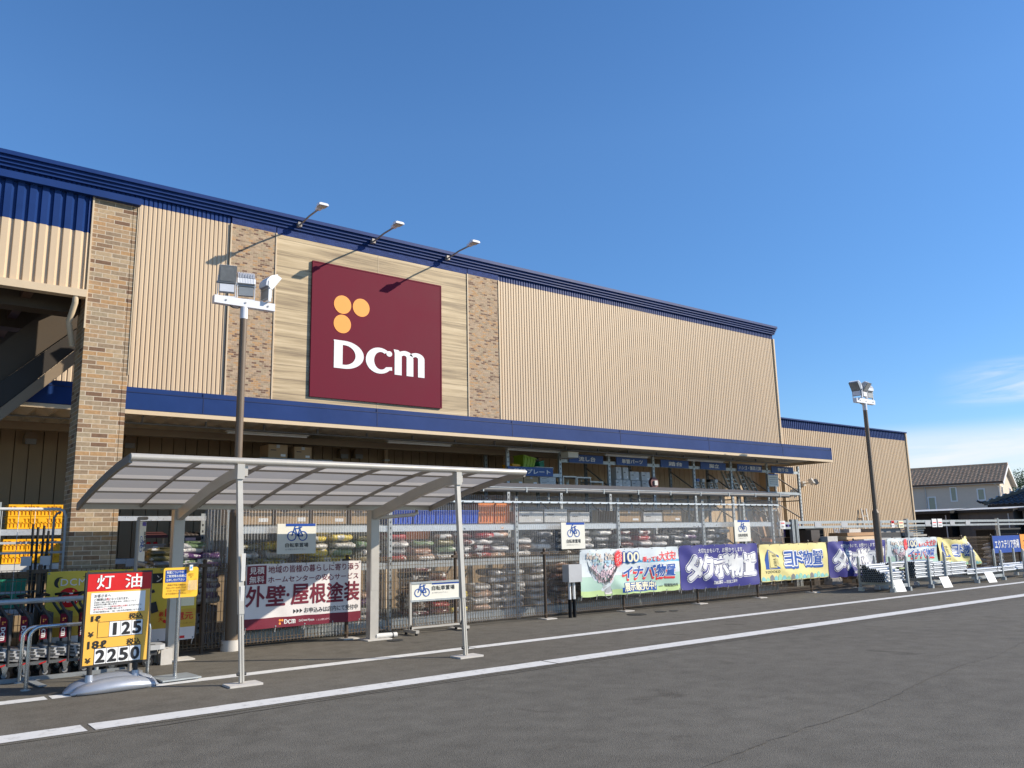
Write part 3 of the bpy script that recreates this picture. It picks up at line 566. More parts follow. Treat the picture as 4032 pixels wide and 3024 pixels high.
# ================================================================ mesh fence
FY = 12.3
fe = thing('mesh_fence', 'long low brown wire mesh fence carrying the banners', 'fence', (15, FY, 0))
POSTS = [-2.2, -.15, 1.88, 3.96, 6.2, 8.27, 10.3, 12.36, 14.65, 16.8, 19.0, 21.15, 23.2, 25.3, 27.4, 29.5, 31.6, 33.7]
for x in POSTS:
    b = MB(); b.cyl((x, FY, 0), (x, FY, 1.27), .028, .028, 'fence_brown', 12); b.cyl((x, FY, 1.27), (x, FY, 1.30), .034, .02, 'fence_brown', 12)
    b.box(x-.07, FY-.05, 1.19, x+.07, FY+.03, 1.235, 'fence_brown')
    if x > 5: b.box(x-.1, FY-.14, .0, x+.16, FY+.12, .02, 'concrete_light')
    b.build('post', fe)
def wire(mb, p, q, rd): mb.bar(p, q, rd*2, rd*2, 'wire_brown')
for x0, x1 in zip(POSTS[:-1], POSTS[1:]):
    b = MB(); n = int((x1-x0-.06)/.055)
    for k in range(n+1):
        x = x0+.03+(x1-x0-.06)*k/n; wire(b, (x, FY, .06), (x, FY, 1.235), .0029)
        for zz in (.06, 1.16): b.bar((x, FY, zz), (x, FY-.045, zz+.0375), .0045, .0045, 'wire_brown'); b.bar((x, FY-.045, zz+.0375), (x, FY, zz+.075), .0045, .0045, 'wire_brown')
    for z in (.06, .135, .28, .42, .56, .70, .84, .98, 1.10, 1.16, 1.235): wire(b, (x0, FY+.004, z), (x1, FY+.004, z), .0034)
    for z in (.0975, 1.1975): wire(b, (x0, FY-.046, z), (x1, FY-.046, z), .003)
    b.build('mesh_panel', fe)

# ================================================================ clear ribbed plastic screen behind the fence
ps = thing('plastic_screen', 'long clear corrugated plastic screen standing behind the mesh fence', 'plastic screen', (11, 12.62, 0))
b = MB(); n = int((18.48-4.03)/.008); xs = [4.03+(18.48-4.03)*i/n for i in range(n+1)]
pr = [(x, 12.62+.011*math.sin(2*math.pi*(x-4.03)/.048)) for x in xs]
b.add([(x, y, z) for z in (.03, 2.31) for x, y in pr], [(i, i+1, n+2+i, n+1+i) for i in range(n)], 'clear_ribbed', True); b.build('plastic_sheet', ps)
b = MB(); b.box(4.4, 12.575, 2.165, 18.3, 12.60, 2.20, 'steel_bright')
x = 4.5
while x < 18.3: b.cyl((x, 12.575, 2.175), (x, 12.562, 2.172), .014, .014, 'galv_dark', 8); x += .23
b.build('clamp_rail', ps)
lt = thing('lean_to_roof', 'low corrugated lean-to roof with grey gutter over the plastic screen', 'lean-to roof', (12, 13, 2.4))
b = MB(); n = 460; prx = [(4+14.5*i/n, .004*(1 if i % 2 else -1)) for i in range(n+1)]
b.add([(x, 12.5, 2.46+q) for x, q in prx]+[(x, 13.85, 2.645+q) for x, q in prx], [(i, i+1, n+2+i, n+1+i) for i in range(n)], 'lean_roof'); b.build('roof_sheet', lt)
b = MB(); b.tube([(4.2, 12.45, 2.405), (18.56, 12.45, 2.405)], .042, 'gutter_grey', 12); b.box(4.2, 12.402, 2.438, 18.56, 12.412, 2.452, 'galv'); b.build('gutter', lt)
x = 4.9
while x < 18.5:
    b = MB(); b.box(x-.012, 12.40, 2.36, x+.012, 12.505, 2.46, 'galv'); b.build('gutter_bracket', lt); x += 1.02
b = MB()
for x in (5.2, 8, 10.8, 13.4, 16.2, 18.2): b.box(x-.02, 12.7, 2.2, x+.02, 12.74, 2.47, 'galv_dark'); b.box(x-.02, 13.7, 0, x+.02, 13.74, 2.62, 'galv_dark')
b.build('support_post', lt)

# ================================================================ bicycle shelter
sh = thing('bicycle_shelter', 'cantilevered bicycle shelter with curved translucent roof', 'shelter', (5, 11, 0))
RC = [(9.40, 2.435), (9.9, 2.392), (10.4, 2.325), (10.9, 2.245), (11.45, 2.145), (11.97, 2.035)]
def rz(y):
    for (a, za), (c, zc) in zip(RC[:-1], RC[1:]):
        if a-1e-6 <= y <= c+1e-6: return za+(zc-za)*(y-a)/(c-a)
SX0, SX1 = 2.20, 7.54
b = MB(); ys = [9.40+(11.97-9.40)*k/20 for k in range(21)]
cuts = [9.41]
for y in (9.99, 10.66, 11.31, 11.88): cuts += [y-.17, y]
cuts.append(11.97)
for q, (ya, yb) in enumerate(zip(cuts[:-1], cuts[1:])):   # milky sheets alternating with strips, reflected light put into their paler colour
    yy = [ya+(yb-ya)*k/5 for k in range(6)]; b.add([(x, y, rz(y)+.022) for x in (SX0+.02, SX1-.02) for y in yy], [(i, i+1, 7+i, 6+i) for i in range(5)], 'purlin' if q % 2 else 'roof_plastic', True)
b.build('roof_panel', sh)
for y in (9.99, 10.66, 11.31, 11.88): b = MB(); b.box(SX0+.02, y+.002, rz(y)-.002, SX1-.02, y+.014, rz(y)+.018, 'alu_dark'); b.build('purlin', sh)
def curve_beam(mb, x0, x1, top, bot, m):
    n = len(top); vs = []
    for x in (x0, x1): vs += [(x, y, z) for y, z in top]+[(x, y, z) for y, z in bot]
    k = 2*n; fs = []
    for i in range(n-1): fs += [(i, i+1, n+i+1, n+i), (k+i, k+n+i, k+n+i+1, k+i+1), (i, k+i, k+i+1, i+1), (n+i, n+i+1, k+n+i+1, k+n+i)]
    fs += [(0, n, k+n, k), (n-1, k+n-1, k+2*n-1, 2*n-1)]; mb.add(vs, fs, m)
for x, wd, hh in [(SX0, .035, .06)]+[(SX0+.763*k, .026, .022) for k in range(1, 7)]+[(SX1, .035, .06)]:
    b = MB(); curve_beam(b, x-wd/2, x+wd/2, [(y, rz(y)+(.03 if hh > .05 else .018)) for y in ys], [(y, rz(y)-hh) for y in ys], 'alu_dark'); b.build('roof_rib', sh)  # shade of the ribs is put into a darker aluminium colour
b = MB(); sec = [(9.40+.052*math.cos(t), 2.435+.042*math.sin(t)) for t in [2*math.pi*k/16 for k in range(16)]]
b.loft([[(x, y, z) for y, z in sec] for x in (SX0-.005, SX1+.005)], 'alu_light'); b.build('front_beam', sh)
b = MB(); b.box(SX0, 11.95, 1.995, SX1, 12.05, 2.06, 'alu'); b.build('rear_gutter', sh)
for px in (3.44, 6.435):
    b = MB(); b.box(px-.072, 11.82, 0, px+.072, 11.96, 1.985, 'alu'); b.box(px-.06, 11.817, .75, px+.06, 11.82, 1.9, 'alu'); b.build('rear_post', sh)
    b = MB(); T = [(9.42, 2.39), (9.9, 2.355), (10.43, 2.28), (10.9, 2.19), (11.4, 2.08), (11.86, 1.975)]
    Bt = [(9.42, 2.27), (9.9, 2.225), (10.43, 2.14), (10.9, 2.04), (11.4, 1.93), (11.86, 1.83)]
    curve_beam(b, px-.04, px+.035, T, Bt, 'alu'); b.build('roof_arm', sh)
    sx = px-.07
    b = MB(); b.box(sx-.042, 9.345, 2.23, sx+.042, 9.455, 2.40, 'alu_light'); b.build('post_socket', sh)
    gx = {3.44: 3.42, 6.435: 6.36}[px]; mid = lambda q: Vector((gx, 9.235, .03)).lerp(Vector((sx, 9.40, 2.26)), q)
    b = MB(); b.bar(mid(.32), mid(1), .058, .06, 'alu_light', up=(0, 1, 0)); b.build('front_post', sh)
    b = MB(); 
    for s_ in (-.014, .014): b.bar(mid(0)+Vector((s_, 0, 0)), mid(.335)+Vector((s_, 0, 0)), .020, .045, 'alu_light', up=(0, 1, 0))
    b.bar(mid(.0)+Vector((0, .012, 0)), mid(.33)+Vector((0, .012, 0)), .012, .03, 'alu_dark', up=(0, 1, 0)); b.cyl(mid(.04)+Vector((-.05, 0, 0)), mid(.04)+Vector((.05, 0, 0)), .018, .018, 'dark_grey', 10); b.build('leg_sleeve', sh)
    b = MB(); b.box(gx-.17, 9.1, .0, gx+.19, 9.34, .025, 'concrete_light'); b.build('base_pad', sh)
    b = MB(); b.box(px-.16, 11.72, 0, px+.26, 12.05, .02, 'concrete_light'); b.build('base_pad', sh)
b = MB(); sf = XZ(9.30)
for z0, z1 in ((.72, 1.05), (1.1, 1.4)): b.rect(XZ(9.268), 3.385, z0, 3.43, z1, 0, 'carton_white')
b.build('notice_strip', sh)
b = MB(); b.tube([(7.3, 12.0, 2.0), (7.3, 11.98, 1.95), (7.24, 11.97, 1.92), (6.9, 11.95, 1.895), (6.5, 11.93, 1.865)], .028, 'alu', 10); b.build('rain_pipe', sh)
b = MB(); b.tube([(6.47, 11.84, .06), (6.85, 11.86, .05)], .038, 'carton_white', 12); b.cyl((6.76, 11.855, .05), (6.78, 11.856, .05), .042, .042, 'dark_grey', 12); b.build('drain_outlet', sh)

# ================================================================ signs and banners
# --- fuel price sign
pk = 1.034; PZ = lambda z: 1.5+(z-1.5)*pk
ang = math.radians(4.9); PU = Vector((math.cos(ang), math.sin(ang), 0)); PN = Vector((math.sin(ang), -math.cos(ang), 0))
pO = Vector((2.03, 9.94, 0)); ps_ = Surf(pO, PU, (0, 0, 1))
# printed face: image coordinates on a nearer plane, scaled about the camera
class Scaled(Surf):
    def pt(s, a, b, h=0.): return s.o+s.U*(a*pk)+s.V*PZ(b)+s.n*h
pf = Scaled(pO, PU, (0, 0, 1))
t = thing('price_sign', 'yellow and red fuel price board on a grey moulded base', 'price sign', (2.29, 9.95, 0))
b = MB(); RT = Matrix((PU, -PN, Vector((0, 0, 1)))).transposed()
cx = pf.pt(.262, .772)
b.obox(cx-PN*.022, .345, .022, .49, RT, 'sign_frame'); b.build('board', t)
b = MB()
b.rect(pf, -.052, .322, .578, 1.052, .003, 'sign_yellow', sm=False); b.rect(pf, -.052, 1.052, .583, 1.228, .003, 'red')
b.rect(pf, -.012, .827, .53, 1.036, .005, 'white')
W = lambda s, a0, z0, a1, z1, m, off=.0, h=.008, **k: b.text(pf, s, a0, z0, a1, z1, h, m, off, **k)
W('灯', .035, 1.075, .20, 1.215, 'white', .022); W('油', .315, 1.075, .485, 1.215, 'white', .022)
W('お客さまへ', .02, .99, .18, 1.022, 'black_print', .012)
W('ご精算は', .02, .955, .135, .981, 'black_print', .01); W('先', .136, .955, .166, .982, 'red', .012); W('となっております。', .168, .955, .36, .981, 'black_print', .01)
W('灯油をご購入予定のお客さまは、お先にレジにて', .02, .93, .44, .948, 'black_print', .008); W('お会計をお願い致します。', .02, .909, .25, .926, 'black_print', .008)
W('※お会計のレシートは', .02, .885, .19, .902, 'black_print', .008); W('給油の際に必要', .192, .885, .345, .902, 'red', .008); W('となりますので、', .347, .885, .50, .902, 'black_print', .008)
W('捨てないように', .02, .863, .155, .88, 'red', .008); W('お願い致します。', .157, .863, .31, .88, 'black_print', .008)
W('灯油の販売は10L・18L・20Lのみの販売となります。', .02, .837, .505, .855, 'black_print', .008)
W('1', .004, .752, .022, .806, 'black_print', .025); W('ℓ', .04, .752, .09, .806, 'black_print', .04); W('税込', .375, .752, .515, .812, 'black_print', .03)
W('¥', -.015, .598, .035, .65, 'black_print', .03)
W('18', -.012, .484, .09, .556, 'black_print', .045); W('ℓ', .105, .484, .162, .556, 'black_print', .04); W('税込', .366, .484, .506, .553, 'black_print', .03)
W('¥', -.028, .342, .022, .394, 'black_print', .03)
for k, (x0, z0, z1, dg, wd) in enumerate(((.072, .587, .74, ' 125', .1115), (.055, .326, .479, '2250', .1145))):
    for j, c in enumerate(dg):
        a = x0+j*wd
        b.rect(pf, a-.003, z0-.003, a+wd+.003, z1+.003, .0045, 'black_print')
    for j, c in enumerate(dg):
        a = x0+j*wd
        b.rect(pf, a+.002, z0+.002, a+wd-.002, z1-.002, .0065, 'sign_yellow' if c == ' ' else 'white')
        if c != ' ': W(c, a+(.042 if c == '1' else .018), z0+.018, a+wd-(.042 if c == '1' else .018), z1-.018, 'black_print', .03 if c == '1' else .06, .009)
b.build('printed_face', t)
for a in (0.02, .47):
    b = MB(); p = pf.pt(a, .2); b.cyl((p.x, p.y, .15), (p.x, p.y, PZ(.31)), .026, .026, 'sign_frame', 16); b.build('post', t)
b = MB()   # moulded two-lobed base
def lobe(off, ln, wd, ht, lift):
    secs = []
    for i in range(15):
        s_ = -1+2*i/14; e = max(0.02, (1-abs(s_)**3.0))
        hw = wd*(e**.45); hh = ht*(.25+.75*(1-s_*s_)**.7)*(1 if abs(s_) < .99 else .6)
        c = pO+PU*(.262*pk+s_*ln)+PN*off
        secs.append([c-PN*hw, c-PN*hw+Vector((0, 0, hh*.45)), c-PN*hw*.62+Vector((0, 0, hh*.88)), c-PN*hw*.2+Vector((0, 0, hh)), c+PN*hw*.3+Vector((0, 0, hh*.98)), c+PN*hw*.72+Vector((0, 0, hh*.78)), c+PN*hw+Vector((0, 0, hh*.38)), c+PN*hw])
    b.loft([[v+Vector((0, 0, lift)) for v in s] for s in secs], 'silver_plastic')
lobe(-.07, .47, .15, .165, .015); lobe(.075, .44, .12, .135, .012)
for a in (.02, .47): p = pf.pt(a, 0); b.cyl((p.x, p.y, .10), (p.x, p.y, .185), .048, .036, 'silver_plastic', 18)
b.build('base', t)
b = MB(); b.obox(pO+PU*.27+Vector((0, 0, .012)), .40, .14, .012, RT, 'black'); b.build('rubber_skirt', t)

# --- yellow notice on a pole
t = thing('notice_stand', 'yellow notice board with blue panel on a thin steel pole and flat base', 'notice stand', (3.0, 10.2, 0))
b = MB(); b.cyl((3.0, 10.2, .04), (3.0, 10.2, 1.0), .021, .021, 'chrome', 16); b.build('pole', t)
b = MB(); a_ = math.radians(4); RTb = Matrix.Rotation(a_, 3, 'Z'); b.obox((3.0, 10.18, .03), .215, .22, .008, RTb, 'galv'); 
for sx in (-.18, .18):
    for sy in (-.18, .18): b.box(3.0+sx-.015, 10.18+sy-.015, .0, 3.0+sx+.015, 10.18+sy+.015, .024, 'grey')
b.build('base_plate', t)
nf = Surf((2.81, 10.17, 0), (math.cos(.06), math.sin(.06), 0), (0, 0, 1))
b = MB(); P = []
for cxx, cz, q in ((.375, 1.225, 0), (.025, 1.225, 90), (.025, .935, 180), (.375, .935, 270)): P += [(cxx+.025*math.cos(math.radians(q+v)), cz+.025*math.sin(math.radians(q+v))) for v in (0, 30, 60, 90)]
b.prism(P, lambda a, c, h: tuple(nf.pt(a, c, h)), -.012, 0, 'info_yellow'); 
b.rect(nf, .022, 1.085, .262, 1.222, .002, 'blue')
for k, s_ in enumerate(('物置についての', 'ご質問等お気軽に', 'お申し付け下さい')): b.text(nf, s_, .035, 1.183-k*.043, .035+(.19, .222, .205)[k], 1.213-k*.043, .004, 'white', .025)
for k, s_ in enumerate(('係員が不在の場合は、', '呼出しボタンを押していた', 'だくか、サービスカウンター', 'までお問合わせ下さい。')): b.text(nf, s_, .05-.012*(k % 2), 1.045-k*.032, .265, 1.066-k*.032, .004, 'brown_print', .012)
b.text(nf, '係員呼出', .285, 1.165, .345, 1.178, .004, 'brown_print', .01); b.text(nf, 'ご利用下さい', .28, 1.148, .35, 1.16, .004, 'brown_print', .01); b.poly(nf, [(.305, 1.14), (.33, 1.14), (.3175, 1.13)], .004, 'black_print'); b.build('notice_board', t)
b = MB(); b.obox(nf.pt(.30, 1.245, .03), .018, .012, .032, Matrix.Identity(3), 'white'); b.rect(Surf(nf.pt(.29, 1.235, .0435), nf.U, nf.V), 0, 0, .02, .022, 0, 'sky_print'); b.build('call_button', t)
b = MB(); 
for x0, x1, y in ((.265, .372, .055),): b.rect(nf, x0, .99, x1, 1.10, y, 'clear_pocket'); b.add([nf.pt(x0, .99, .002), nf.pt(x0, .99, y), nf.pt(x0, 1.10, y+.02), nf.pt(x0, 1.13, .002)], [(0, 1, 2, 3)], 'clear_pocket'); b.add([nf.pt(x1, .99, .002), nf.pt(x1, .99, y), nf.pt(x1, 1.10, y+.02), nf.pt(x1, 1.13, .002)], [(0, 1, 2, 3)], 'clear_pocket')
b.build('leaflet_pocket', t)

# --- bicycle parking signs on the plastic screen
def bike_sign(x0, z0, x1, z1, lab):
    t = thing('parking_sign', lab, 'parking sign', ((x0+x1)/2, 12.54, z0), 'square bicycle parking signs along the screen')
    wd, ht = x1-x0, z1-z0; sf = XZ(12.528, x0, z0); b = MB(); b.box(x0, 12.53, z0, x1, 12.55, z1, 'cream_sign'); b.build('plate', t)
    b = MB(); b.rect(sf, .21*wd, .915*ht, .985*wd, ht, .001, 'blue'); bike(b, sf, .51*wd, .59*ht, .50*wd, .003, 'blue_print')
    b.text(sf, '自転車置場', .21*wd, .22*ht, .80*wd, .365*ht, .003, 'black_print', .02); b.text(sf, '必ず鍵をおかけ下さい。', .21*wd, .125*ht, .75*wd, .18*ht, .003, 'grey_print', .0); b.build('printed_face', t)
bike_sign(5.12, 1.335, 5.76, 1.80, 'largest looking bicycle sign, on the screen above the maroon and white banner')
bike_sign(10.95, 1.27, 11.58, 1.785, 'bicycle sign above the pale green banner and grey meter box')
bike_sign(16.4, 1.31, 17.0, 1.81, 'bicycle sign above the first purple banner, near the end of the screen')
# --- low wheeled bicycle sign
t = thing('wheeled_sign', 'low white bicycle parking sign in a wheeled grey stand', 'parking sign', (7.67, 12.0, 0))
b = MB(); b.box(7.21, 12.0, .545, 8.15, 12.02, .80, 'cream_sign'); sf = XZ(11.998); b.rect(sf, 7.60, .775, 8.15, .80, .001, 'blue')
bike(b, sf, 7.41, .655, .28, .003, 'blue_print'); b.text(sf, '自転車置場', 7.6, .68, 8.05, .755, .003, 'black_print', .02); b.text(sf, '必ず鍵をおかけ下さい。', 7.6, .63, 7.92, .653, .003, 'grey_print'); b.build('panel', t)
b = MB(); b.box(7.19, 11.985, .80, 8.17, 12.035, .83, 'galv'); b.box(7.19, 11.985, .515, 8.17, 12.035, .545, 'galv'); b.box(7.17, 11.99, .06, 7.21, 12.03, .83, 'alu'); b.box(8.15, 11.99, .06, 8.19, 12.03, 1.15, 'alu'); b.box(7.2, 11.995, .09, 8.16, 12.02, .12, 'alu'); b.build('frame', t)
for x in (7.19, 8.17):
    b = MB(); b.box(x-.03, 11.78, .04, x+.03, 12.18, .085, 'alu'); b.prism([(-.03, .085), (.05, .085), (0.0, .17)], lambda a, c, q: (x+a, q, c), 11.99, 12.03, 'alu'); fo = b.build('foot', t)
    for y in (11.82, 12.14): b = MB(); b.cyl((x-.015, y, .022), (x+.015, y, .022), .022, .022, 'black', 12); b.build('castor', fo)
# --- tall narrow sign stand seen almost edge-on
t = thing('banner_stand', 'narrow white upright sign turned sideways behind the price board', 'sign stand', (2.86, 11.3, 0))
sf = Surf((2.76, 11.15, 0), (.55, .83, 0), (0, 0, 1)); b = MB(); P3 = lambda a, c, h: tuple(sf.pt(a, c, h))
b.prism([(0, 1.33), (.24, 1.31), (.24, 1.81), (.015, 1.81), (0, 1.79)], P3, -.02, 0, 'cream_sign'); 
b.rect(sf, .10, 1.755, .23, 1.805, .002, 'purple_print'); sr = Surf(sf.pt(.03, 1.70, 0), (0, 0, -1), sf.U); bike(b, sr, .17, .055, .19, .003, 'blue_print'); b.text(sr, '自転車置場', .02, .14, .26, .21, .003, 'black_print', .02); b.build('panel', t)
b = MB(); b.tube([sf.pt(-.01, 1.80, -.01), sf.pt(.0, 1.845, -.01), sf.pt(.27, 1.855, -.01)], .022, 'alu_dark', 10); b.tube([sf.pt(-.02, 1.30, -.01), sf.pt(.27, 1.27, -.01)], .02, 'alu_dark', 10); b.tube([sf.pt(-.02, 0, -.01), sf.pt(-.02, 1.82, -.01)], .022, 'alu_dark', 10); b.box(2.62, 11.0, 0, 2.86, 11.3, .03, 'grey'); b.build('frame', t)

# --- banners
def folds(x0, x1, z0, z1, seed, amp=.012, sag=.01):
    amp *= 1.35
    rr = random.Random(seed); W_ = x1-x0; H_ = z1-z0
    ph = [rr.uniform(0, 6.3) for _ in range(6)]; fr = [rr.uniform(3, 8), rr.uniform(9, 15), rr.uniform(4, 9)]; n = max(3, round(W_/.45))
    def f(a, c):
        s = (a-x0)/W_; q = (c-z0)/H_; e = min(1, 4*q*(1-q)+.35)
        ripple = amp*(.6*math.sin(fr[0]*s*3+2.6*q+ph[0])+.4*math.sin(fr[1]*s*2.1-3.5*q+ph[1])+.5*math.sin(fr[2]*q+5*s+ph[2]))
        diag = amp*1.4*max(0, 1-abs((s-.08)-(1-q)*.35)*9)+amp*1.2*max(0, 1-abs((s-.92)+(1-q)*.3)*8)
        scal = sag*(abs(math.sin(math.pi*n*s))-.6)
        return (sag*.4*math.sin(ph[3]+5*q), scal*(q if q > .5 else -(1-q)), (ripple+diag)*e)
    return f
def banner(name, lab, x0, x1, z0, z1, base, seed, draw, amp=.012, sag=.012, fold=None, ties=True, group=None, y=12.215):
    f = fold or folds(x0, x1, z0, z1, seed, amp, sag); sf = XZ(y, fold=f); b = MB()
    b.rect(sf, x0, z0, x1, z1, 0, base, 48, 20, True); b.rect(Surf((0, y, 0), (1, 0, 0), (0, 0, 1), lambda a, c: (f(a, c)[0], f(a, c)[1], f(a, c)[2]-.003)), x1, z0, x0, z1, 0, base, 48, 20, True)
    u = lambda s, q: (x0+s*(x1-x0), z0+q*(z1-z0))
    def T(s, a0, b0, a1, b1, m, off=0., h=.005, **k): b.text(sf, s, *u(a0, b0), *u(a1, b1), h, m, off, **k)
    def Rc(a0, b0, a1, b1, m, h=.0025, na=24, nb=3): b.rect(sf, *u(a0, b0), *u(a1, b1), h, m, na, nb)
    draw(b, sf, u, T, Rc)
    o = tag(b.build(name, loc=((x0+x1)/2, y, z0)), lab, 'banner', group)
    if ties:
        n = max(4, round((x1-x0)/.42))
        for k in range(n+1):
            x = x0+.02+(x1-x0-.04)*k/n
            for z, s in ((z1-.02, 1), (z0+.02, -1)):
                e = MB(); p = sf.pt(x, z, .003); e.cyl(p+Vector((0, .002, 0)), p-Vector((0, .004, 0)), .012, .012, 'galv_dark', 8)
                if s < 0: e.bar(p, p+Vector((.01*math.sin(k*3), .03, -.085)), .008, .008, 'carton_white')
                e.build('eyelet', o)
    return o
def d_paint(b, sf, u, T, Rc):
    Rc(.008, .685, .165, .975, 'maroon_print', .003, 8, 6); T('見積', .028, .845, .146, .955, 'banner_white', .025, .006); T('無料', .028, .705, .146, .815, 'banner_white', .025, .006)
    T('地域の皆様の暮らしに寄り添う', .18, .85, .975, .965, 'maroon_print', .018); T('ホームセンターの安心サービス', .18, .70, .975, .80, 'maroon_print', .018)
    for s_, a0, a1 in (('外', .008, .155), ('壁', .17, .325), ('・', .335, .365), ('屋', .38, .525), ('根', .54, .675), ('塗', .69, .835), ('装', .845, .985)):
        if s_ == '・': b.disc(sf, *u(.35, .50), .024, .005, 'maroon_print', n=14)
        else: T(s_, a0, .345, a1, .655, 'maroon_print', .04, .005)
    for k in range(3): x = .40+.028*k; b.poly(sf, [u(x, .20), u(x+.023, .235), u(x, .27)], .004, 'black_print')
    T('お申込みは店内にて受付中', .495, .195, .975, .28, 'black_print', .018); Rc(0, 0, 1, .16, 'maroon_print')
    for x, z in ((.29, .108), (.31, .108), (.29, .058)): b.disc(sf, *u(x, z), .017, .005, 'logo_orange', n=14)
    dcm(b, sf, u(.325, .05)[0], u(.325, .05)[1], .175, .066, .005, 'white'); T('DoCreate Mystyle', .45, .055, .58, .10, 'white', .01); T('くらしの夢をカタチに', .60, .058, .72, .092, 'pink_print', 0)
banner('banner', 'white and maroon house painting banner inside the bicycle shelter', 4.53, 6.40, .275, 1.205, 'banner_white', 3, d_paint, .0045, .006)
def d_camp(b, sf, u, T, Rc):
    b.rrect(sf, *u(.045, .79), *u(.86, .925), .06, .003, 'black_print'); T('DCMの', .085, .81, .31, .905, 'banner_white', .01, .006, gap=1.15); T('ント', .71, .81, .80, .905, 'banner_white', .01, .006)
    b.disc(sf, *u(.14, .66), .125, .004, 'red', n=24); Rc(.10, .705, .19, .72, 'white', .007, 4, 1); T('EVENT', .085, .60, .20, .655, 'white', .03, .007)
    Rc(0, .0, 1, .17, 'banner_white'); Rc(0, .17, 1, .42, 'gold')
    rr = random.Random(5)
    for k in range(9):
        x, z = .5+.2*rr.random(), .52+.22*rr.random(); q = rr.random()*3; c, s_ = .03*math.cos(q), .03*math.sin(q); X, Z = u(x, z); b.poly(sf, [(X+c, Z+s_), (X-s_, Z+c), (X-c, Z-s_), (X+s_, Z-c)], .004+.001*k, 'black_print')
    X, Z = u(.695, .47); b.poly(sf, [(X-.055, Z+.05), (X+.03, Z+.075), (X+.065, Z-.06), (X-.02, Z-.085)], .013, 'black_print')
    b.rect(sf, *u(.85, .46), *u(.985, .64), .004, 'cream_print'); b.rect(sf, *u(.88, .53), *u(.94, .58), .007, 'gold')
    T('最', .735, .335, .77, .395, 'red', .02, .006); T('大', .735, .265, .77, .325, 'red', .02, .006); T('5', .775, .245, .85, .43, 'red', .05, .006); T('還元', .86, .275, .98, .375, 'red', .03, .006)
    T('※詳しくは店内のポスターをご覧ください', .80, .215, .985, .235, 'brown_print', .0, .006); b.rect(sf, *u(.87, .02), *u(.93, .055), .004, 'red')
banner('banner', 'yellow points campaign banner on the fence behind the price board and carts', 1.95, 3.83, .225, 1.205, 'campaign_yellow', 8, d_camp, .008, .006)
def crowd(b, sf, u, seed):
    rr = random.Random(seed)
    b.poly(sf, [u(.06, .80), u(.21, .93), u(.36, .72), u(.30, .30), u(.24, .10), u(.19, .10), u(.12, .40)], .0028, 'banner_pale')
    b.poly(sf, [u(.14, .62), u(.34, .66), u(.33, .50), u(.24, .33), u(.20, .33)], .0034, 'pink_print')
    b.poly(sf, [u(.20, .20), u(.27, .22), u(.29, .08), u(.25, .03), u(.22, .05)], .004, 'light_grey'); X, Z = u(.255, .06); b.disc(sf, X, Z, .11, .0046, 'banner_white', .025); b.ring(sf, X, Z, .10, .012, .0052, 'grey')
    hw = .9/2.86; 
    for k in range(170):
        q = rr.random(); z = .30+.60*q; c = .225; half = .055+.13*q; s = c+rr.uniform(-half, half)
        if z > .80+.1*rr.random() and abs(s-c) > .08: continue
        col = ('skin_print' if z > .76 else 'pale_blue_print' if z > .66 else 'pink_print'); X, Z = u(s, z); h = .006+.0001*k
        b.disc(sf, X, Z, .022, h, col, .030, 8); b.disc(sf, X, Z+.028, .0085, h+.00005, 'dark_grey' if rr.random() < .6 else 'brown_print', .0085, 7)
    for k in range(36):
        q = k/35; s = (.09+.13*q if k % 2 else .345-.115*q); z = .60-.33*q; X, Z = u(s, z); l = rr.uniform(-.02, .02); b.line(sf, (X, Z+.03), (X+l, Z-.04), .011, .024+.0001*k, 'dark_grey'); b.disc(sf, X, Z+.035, .010, .0285, 'black_print', n=7)
def d_inaba(b, sf, u, T, Rc):
    Rc(0, .42, 1, 1, 'banner_pale', .0018, 40, 8); Rc(0, 0, 1, .12, 'banner_leaf', .0018, 40, 3); crowd(b, sf, u, 4)
    X, Z = u(.355, .79); P = []
    for k in range(44): rr_ = .19 if k % 2 else .13; P.append((X+rr_*.82*math.cos(k*math.pi/22), Z+rr_*math.sin(k*math.pi/22)))
    b.poly(sf, P, .030, 'red_print')
    for k, c in enumerate('やっぱり'): T(c, .362, .91-.065*k, .385, .96-.065*k, 'white', .02, .033)
    for k, c in enumerate('イナバ'): T(c, .33, .82-.075*k, .355, .88-.075*k, 'white', .02, .033)
    Rc(.39, .67, 1, .72, 'sky_print', .003)
    for h, o_, mm in ((.0335, .15, 'blue_print'), (.0375, .04, 'cream_print')): T('100', .405, .70, .555, .91, mm, o_, h)
    T('人', .565, .685, .595, .75, 'blue_print', .03, .006)
    for h, o_, mm in ((.006, .12, 'white'), (.010, .05, 'red_print')): T('乗っても', .61, .685, .775, .80, mm, o_, h, shear=.1); T('大丈夫!', .775, .70, .965, .90, mm, o_, h, shear=.12)
    for h, o_, mm, dx, dy in ((.006, .10, 'red_print', -.02, -.05), (.0095, .13, 'white', 0, 0), (.0135, .045, 'blue_print', 0, 0)): T('イナバ物置', .41, .34, .945, .61, mm, o_, h, shear=.12, dx=dx, dy=dy)
    for h, o_, mm in ((.006, .16, 'blue_print'), (.010, .05, 'cream_print')): T('展示販売中!', .405, .065, .73, .245, mm, o_, h)
    Rc(.385, .04, .745, .15, 'blue_print', .004, 16, 2)
    T('稲葉製作所', .83, .09, .975, .165, 'black_print', .015); T('株式会社', .77, .10, .815, .135, 'black_print')
